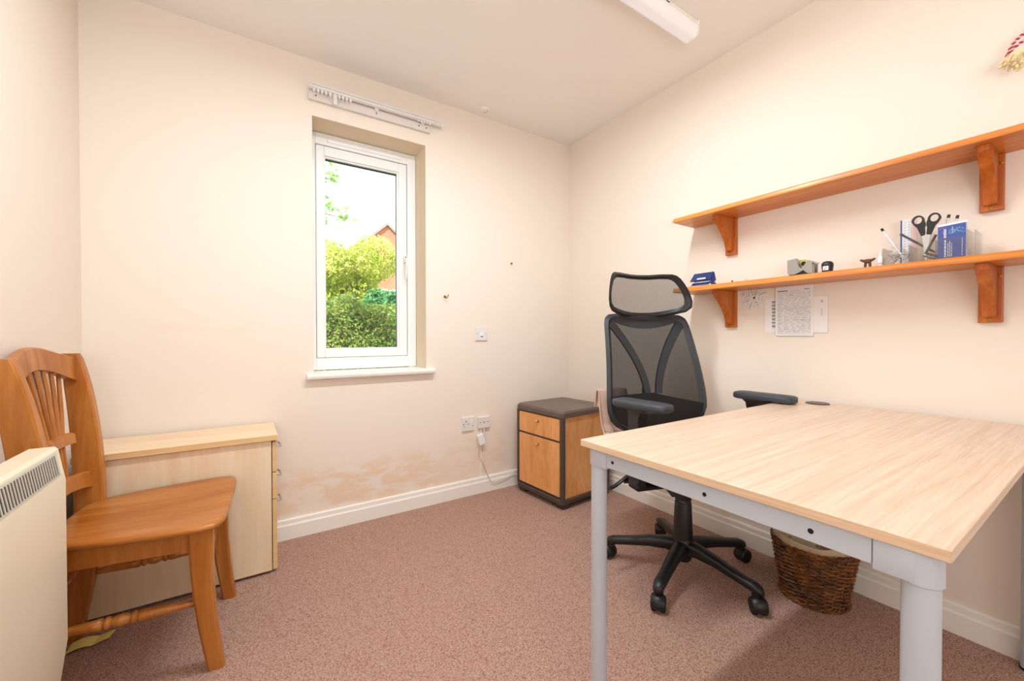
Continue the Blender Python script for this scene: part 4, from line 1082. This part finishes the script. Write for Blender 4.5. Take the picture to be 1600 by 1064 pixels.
def leaflets():
    for k in range(3):
        off = k*.004
        t = thing_w('leaflet', ('front blue leaflet with white lettering in the clear organiser', 'white-edged leaflet directly behind the blue one in the organiser', 'rearmost pale leaflet behind the blue one in the organiser')[k], 'leaflet', (-.14+off, -1.968, ZO), 'leaflets in the organiser')
        y0, y1 = -1.9995+(-.0015*k), -1.939-(.0015*k)*0; zt = ZO+.103+.004*k
        sh = .004
        m = MB(); x0 = -.1455+off
        P = [(y1, ZO), (y0, ZO), (y0, zt+sh), (y1, zt)]
        m.prism(P, 'x', x0, x0+.0022); m.build('card', 'leaflet' if k == 0 else 'paper', t)
        if k: continue
        xx = x0-.0004
        rr = random.Random(5); d = MB()
        for q in range(70):
            a = rr.uniform(-.3, PI+.3); r = rr.uniform(.004, .022)
            y = -1.980+r*math.cos(a)*.8; z = ZO+.082+r*math.sin(a)*.65
            if not (y0+.002 < y < y1-.002 and z < zt-.001): continue
            d.box((xx, y-.0008, z-.0007), (xx+.0006, y+.0008, z+.0007))
        d.build('dot_pattern', 'leaf_dots', t)
        lg = MB(); lg.tube([(xx, -1.9475+.005*math.cos(a), ZO+.092+.006*math.sin(a)) for a in [i*2*PI/16 for i in range(14)]], .0009, 6); lg.build('logo', 'leaf_pink', t)
        # vertical lettering, reading upwards
        def word(txt, y, z, size):
            cu = bpy.data.curves.new('lettering', 'FONT'); cu.body = txt; cu.size = size; cu.extrude = .0001; cu.offset = .00025
            ob = bpy.data.objects.new('tmp', cu); COL.objects.link(ob)
            bpy.context.view_layer.update()
            me = bpy.data.meshes.new_from_object(ob.evaluated_get(bpy.context.evaluated_depsgraph_get()))
            bpy.data.objects.remove(ob)
            # text x -> +z, text y (up) -> +y (letters' tops point away from the camera side)
            mt = Matrix(((0, 0, -1, xx), (0, 1, 0, y), (1, 0, 0, z), (0, 0, 0, 1)))
            me.transform(mt); me.transform(Matrix.Translation(-ORG[t.name])); me.materials.append(M['paper'])
            oo = bpy.data.objects.new('lettering', me); COL.objects.link(oo); oo.parent = t
        word('anchor', -1.9575, ZO+.066, .0105)
        d = MB()
        for q, (y, z1, wd) in enumerate(((-1.9555, .060, .0035), (-1.9615, .050, .0016), (-1.9655, .056, .0016), (-1.9695, .048, .0014), (-1.992, .060, .0012))):
            z = .006
            while z < z1:
                ln = rr.uniform(.004, .011); d.box((xx, y-wd/2, ZO+z), (xx+.0006, y+wd/2, ZO+min(z+ln, z1))); z += ln+.0018
        d.build('small_print', 'paper', t)
        MB().box((xx, -1.9715, ZO+.078), (xx+.0005, -1.9705, ZO+.099)).build('side_line', 'paper', t)
leaflets()

# ------------------------------------------------------------------ woolly tassel hanging at the right wall
def tassel():
    t = thing_w('wool_tassel', 'cream wool tassel on a red and white twisted cord at the top right', 'decoration', (-.06, -2.09, 1.86))
    c = Vector((-.060, -2.092, 1.834)); rr = random.Random(9)
    m = MB()
    for k in range(70):
        a = rr.uniform(-.2, 1.2)*PI; dirv = Vector((rr.uniform(-.9, .5), rr.uniform(-1, 1)*.9, -rr.uniform(.15, .9))).normalized()
        L = rr.uniform(.028, .045); s = c+Vector((0, 0, .010))
        mid = s+dirv*L*.6+Vector((0, 0, .006)); e = s+dirv*L+Vector((rr.uniform(-.004, .004), rr.uniform(-.004, .004), -.004))
        m.tube([s, mid, e], [.0034, .0046, .0038], 5)
    m.sphere(c+Vector((0, 0, 0)), .025, 12, 8); m.build('wool_tuft', 'wool', t, True)
    paths = [[(-.058, -2.064, 1.846), (-.058, -2.072, 1.868), (-.056, -2.080, 1.885), (-.052, -2.090, 1.897), (-.04, -2.105, 1.91), (-.02, -2.14, 1.95), (-.006, -2.17, 1.985)],
             [(-.058, -2.066, 1.853), (-.060, -2.082, 1.868), (-.060, -2.095, 1.876), (-.055, -2.108, 1.885), (-.03, -2.14, 1.93), (-.006, -2.17, 1.985)]]
    for path in paths:
        P = [Vector(p) for p in path]; fine = []
        for a, b in zip(P, P[1:]):
            for s in range(10): fine.append(a.lerp(b, s/10))
        for ph, mt in ((0, 'red_cord'), (PI, 'pink_cord')):
            q = []
            for i, p in enumerate(fine):
                th = i*.85+ph; q.append(p+Vector((math.cos(th)*.0024, 0, math.sin(th)*.0024)))
            MB().tube(q, .0027, 6).build('cord', mt, t, True)
    n = MB(); n.cyl((-.012, -2.17, 1.987), (-.0005, -2.17, 1.987), .002, 8); n.build('nail', 'chrome', t)
tassel()

# ------------------------------------------------------------------ the garden outside
struct(MB().box((-14, .36, -.30), (18, 30, -.25)).build('ground', 'grass'))
def leaves(name, pts, size, mat, parent, seed, flat=0.0):
    r = random.Random(seed); V = []; F = []
    for p, nrm in pts:
        n1 = (nrm+Vector((r.gauss(0, .6), r.gauss(0, .6), r.gauss(0, .6)))).normalized()
        a = n1.cross(Vector((r.gauss(0, 1), r.gauss(0, 1), r.gauss(0, 1)))).normalized(); b = n1.cross(a)
        s = size*r.uniform(.6, 1.35); i = len(V)
        V += [p-a*s, p-b*s*.5+n1*s*.12, p+a*s, p+b*s*.5+n1*s*.12]; F.append((i, i+1, i+2, i+3))
    me = bpy.data.meshes.new(name); off = ORG.get(parent.name, Vector()) if parent else Vector()
    me.from_pydata([tuple(v-off) for v in V], [], F); me.materials.append(M[mat])
    o = bpy.data.objects.new(name, me); COL.objects.link(o); o.parent = parent; return o
def hedge():
    t = thing_w('garden_hedge', 'long clipped green hedge across the garden outside the window', 'hedge', (-.4, 3.4, -.25))
    r = random.Random(1); pts = []
    x0, x1, y0, y1, z1 = -2.6, 2.2, 3.0, 3.8, 1.40
    for k in range(30000):
        x = r.uniform(x0, x1); wob = .05*math.sin(x*5.1)+.04*math.sin(x*11.7)
        if r.random() < .72: pts.append((Vector((x, y0+r.uniform(-.02, .10)+.05*math.sin(x*7+1), r.uniform(.2, z1+wob))), Vector((0, -1, .3))))
        else: pts.append((Vector((x, r.uniform(y0, y1), z1+wob+r.uniform(-.06, .05))), Vector((0, -.2, 1))))
    leaves('foliage', pts, .023, 'hedge', t, 2)
    MB().box((x0, y0+.14, -.25), (x1, y1, z1-.10)).build('inner_growth', 'bark', t)
hedge()
def bush(name, label, c, rad, n, size, mat, seed):
    t = thing_w(name, label, 'shrub', (c[0], c[1], -.25)); r = random.Random(seed); pts = []
    blobs = [(Vector((r.gauss(0, .45), r.gauss(0, .4), r.gauss(0, .45))), r.uniform(.35, .6)) for _ in range(12)]
    for k in range(n):
        b, br = blobs[r.randrange(12)]; d = Vector((r.gauss(0, 1), r.gauss(0, 1), r.gauss(0, 1))).normalized()
        q = b+d*br*r.uniform(.75, 1.05)
        p = Vector((c[0]+q.x*rad[0], c[1]+q.y*rad[1], c[2]+q.z*rad[2])); pts.append((p, d))
    leaves('foliage', pts, size, mat, t, seed+1)
    m = MB()
    for k in range(5):
        b, br = blobs[k]; m.tube([(c[0]+.05*k-.1, c[1], -.25), (c[0]+b.x*rad[0]*.4, c[1]+b.y*rad[1]*.4, c[2]*.5), (c[0]+b.x*rad[0]*.8, c[1]+b.y*rad[1]*.8, c[2]+b.z*rad[2]*.6)], [.05, .035, .015], 7)
    m.build('stems', 'bark', t)
bush('leafy_bush', 'big yellow-green bush growing behind the hedge outside', (-.15, 6.0, 1.95), (.95, .9, .95), 26000, .034, 'bush', 11)
bush('leafy_bush', 'pale loose shrub at the left behind the garden hedge', (-1.28, 4.72, 1.50), (.34, .28, .62), 3200, .026, 'bush', 21)
bush('leafy_bush', 'dark green glossy shrub rising just above the hedge at right', (-.05, 4.4, 1.45), (.55, .35, .33), 3500, .042, 'shrub', 31)
def branch():
    t = thing_w('tree_branch', 'leafy green tree branches hanging at the upper left of the window view', 'tree', (-2.6, 2.6, -.25))
    MB().tube([(-2.6, 2.6, -.25), (-2.55, 2.6, 1.6), (-2.45, 2.55, 3.2), (-2.3, 2.5, 4.2)], [.12, .10, .08, .04], 10).build('trunk', 'bark', t, True)
    r = random.Random(17); pts = []
    ends = [((-2.45, 2.55, 3.0), (-1.28, 2.2, 2.86)), ((-2.45, 2.55, 2.9), (-1.22, 2.3, 2.68)), ((-2.5, 2.6, 2.6), (-1.14, 2.1, 2.24)), ((-2.45, 2.55, 3.1), (-1.35, 2.4, 3.0)), ((-2.5, 2.6, 2.45), (-1.33, 2.3, 2.35))]
    for a, b in ends:
        a, b = Vector(a), Vector(b); m = MB(); P = [a.lerp(b, s/6)+Vector((0, 0, .06*math.sin(s*.9))) for s in range(7)]
        m.tube(P, [.016-.0022*s for s in range(7)], 6); m.build('branch', 'bark', t, True)
        for k in range(120):
            s = r.random()**.45; p = a.lerp(b, s)+Vector((r.gauss(0, .05), r.gauss(0, .08), r.gauss(-.01, .045))); pts.append((p, Vector((0, -.6, 1)).normalized()))
    leaves('foliage', pts, .040, 'tree', t, 5)
branch()
def house():
    t = thing_w('brick_house', 'red brick gable-ended house beyond the garden bushes', 'house', (3.3, 18, -.25))
    y0, y1 = 16.0, 24.0; xa, xb, xr = .6, 6.0, 3.28; ze, zr = 3.55, 5.95
    MB().prism([(xa, -.25), (xb, -.25), (xb, ze), (xr, zr), (xa, ze)], 'y', y0, y1).build('walls', 'brick', t)
    for (p, q) in (((xa-.25, ze-.22), (xr, zr)), ((xb+.25, ze-.22), (xr, zr))):
        d = Vector((q[0]-p[0], q[1]-p[1])).normalized(); nn = Vector((-d.y, d.x)) if d.x > 0 else Vector((d.y, -d.x))
        MB().prism([p, q, (q[0], q[1]+.13), (p[0]+nn.x*.10, p[1]+nn.y*.10)], 'y', y0-.12, y1+.1).build('roof_slope', 'roof', t)
    w2 = MB(); w2.box((xr-.45, y0-.03, 1.9), (xr+.45, y0+.05, 3.1)); ww = w2.build('window', 'gloss_white', t)
    MB().box((xr-.38, y0-.04, 1.97), (xr+.38, y0-.028, 3.03)).build('pane', 'dark_gasket', ww)
house()
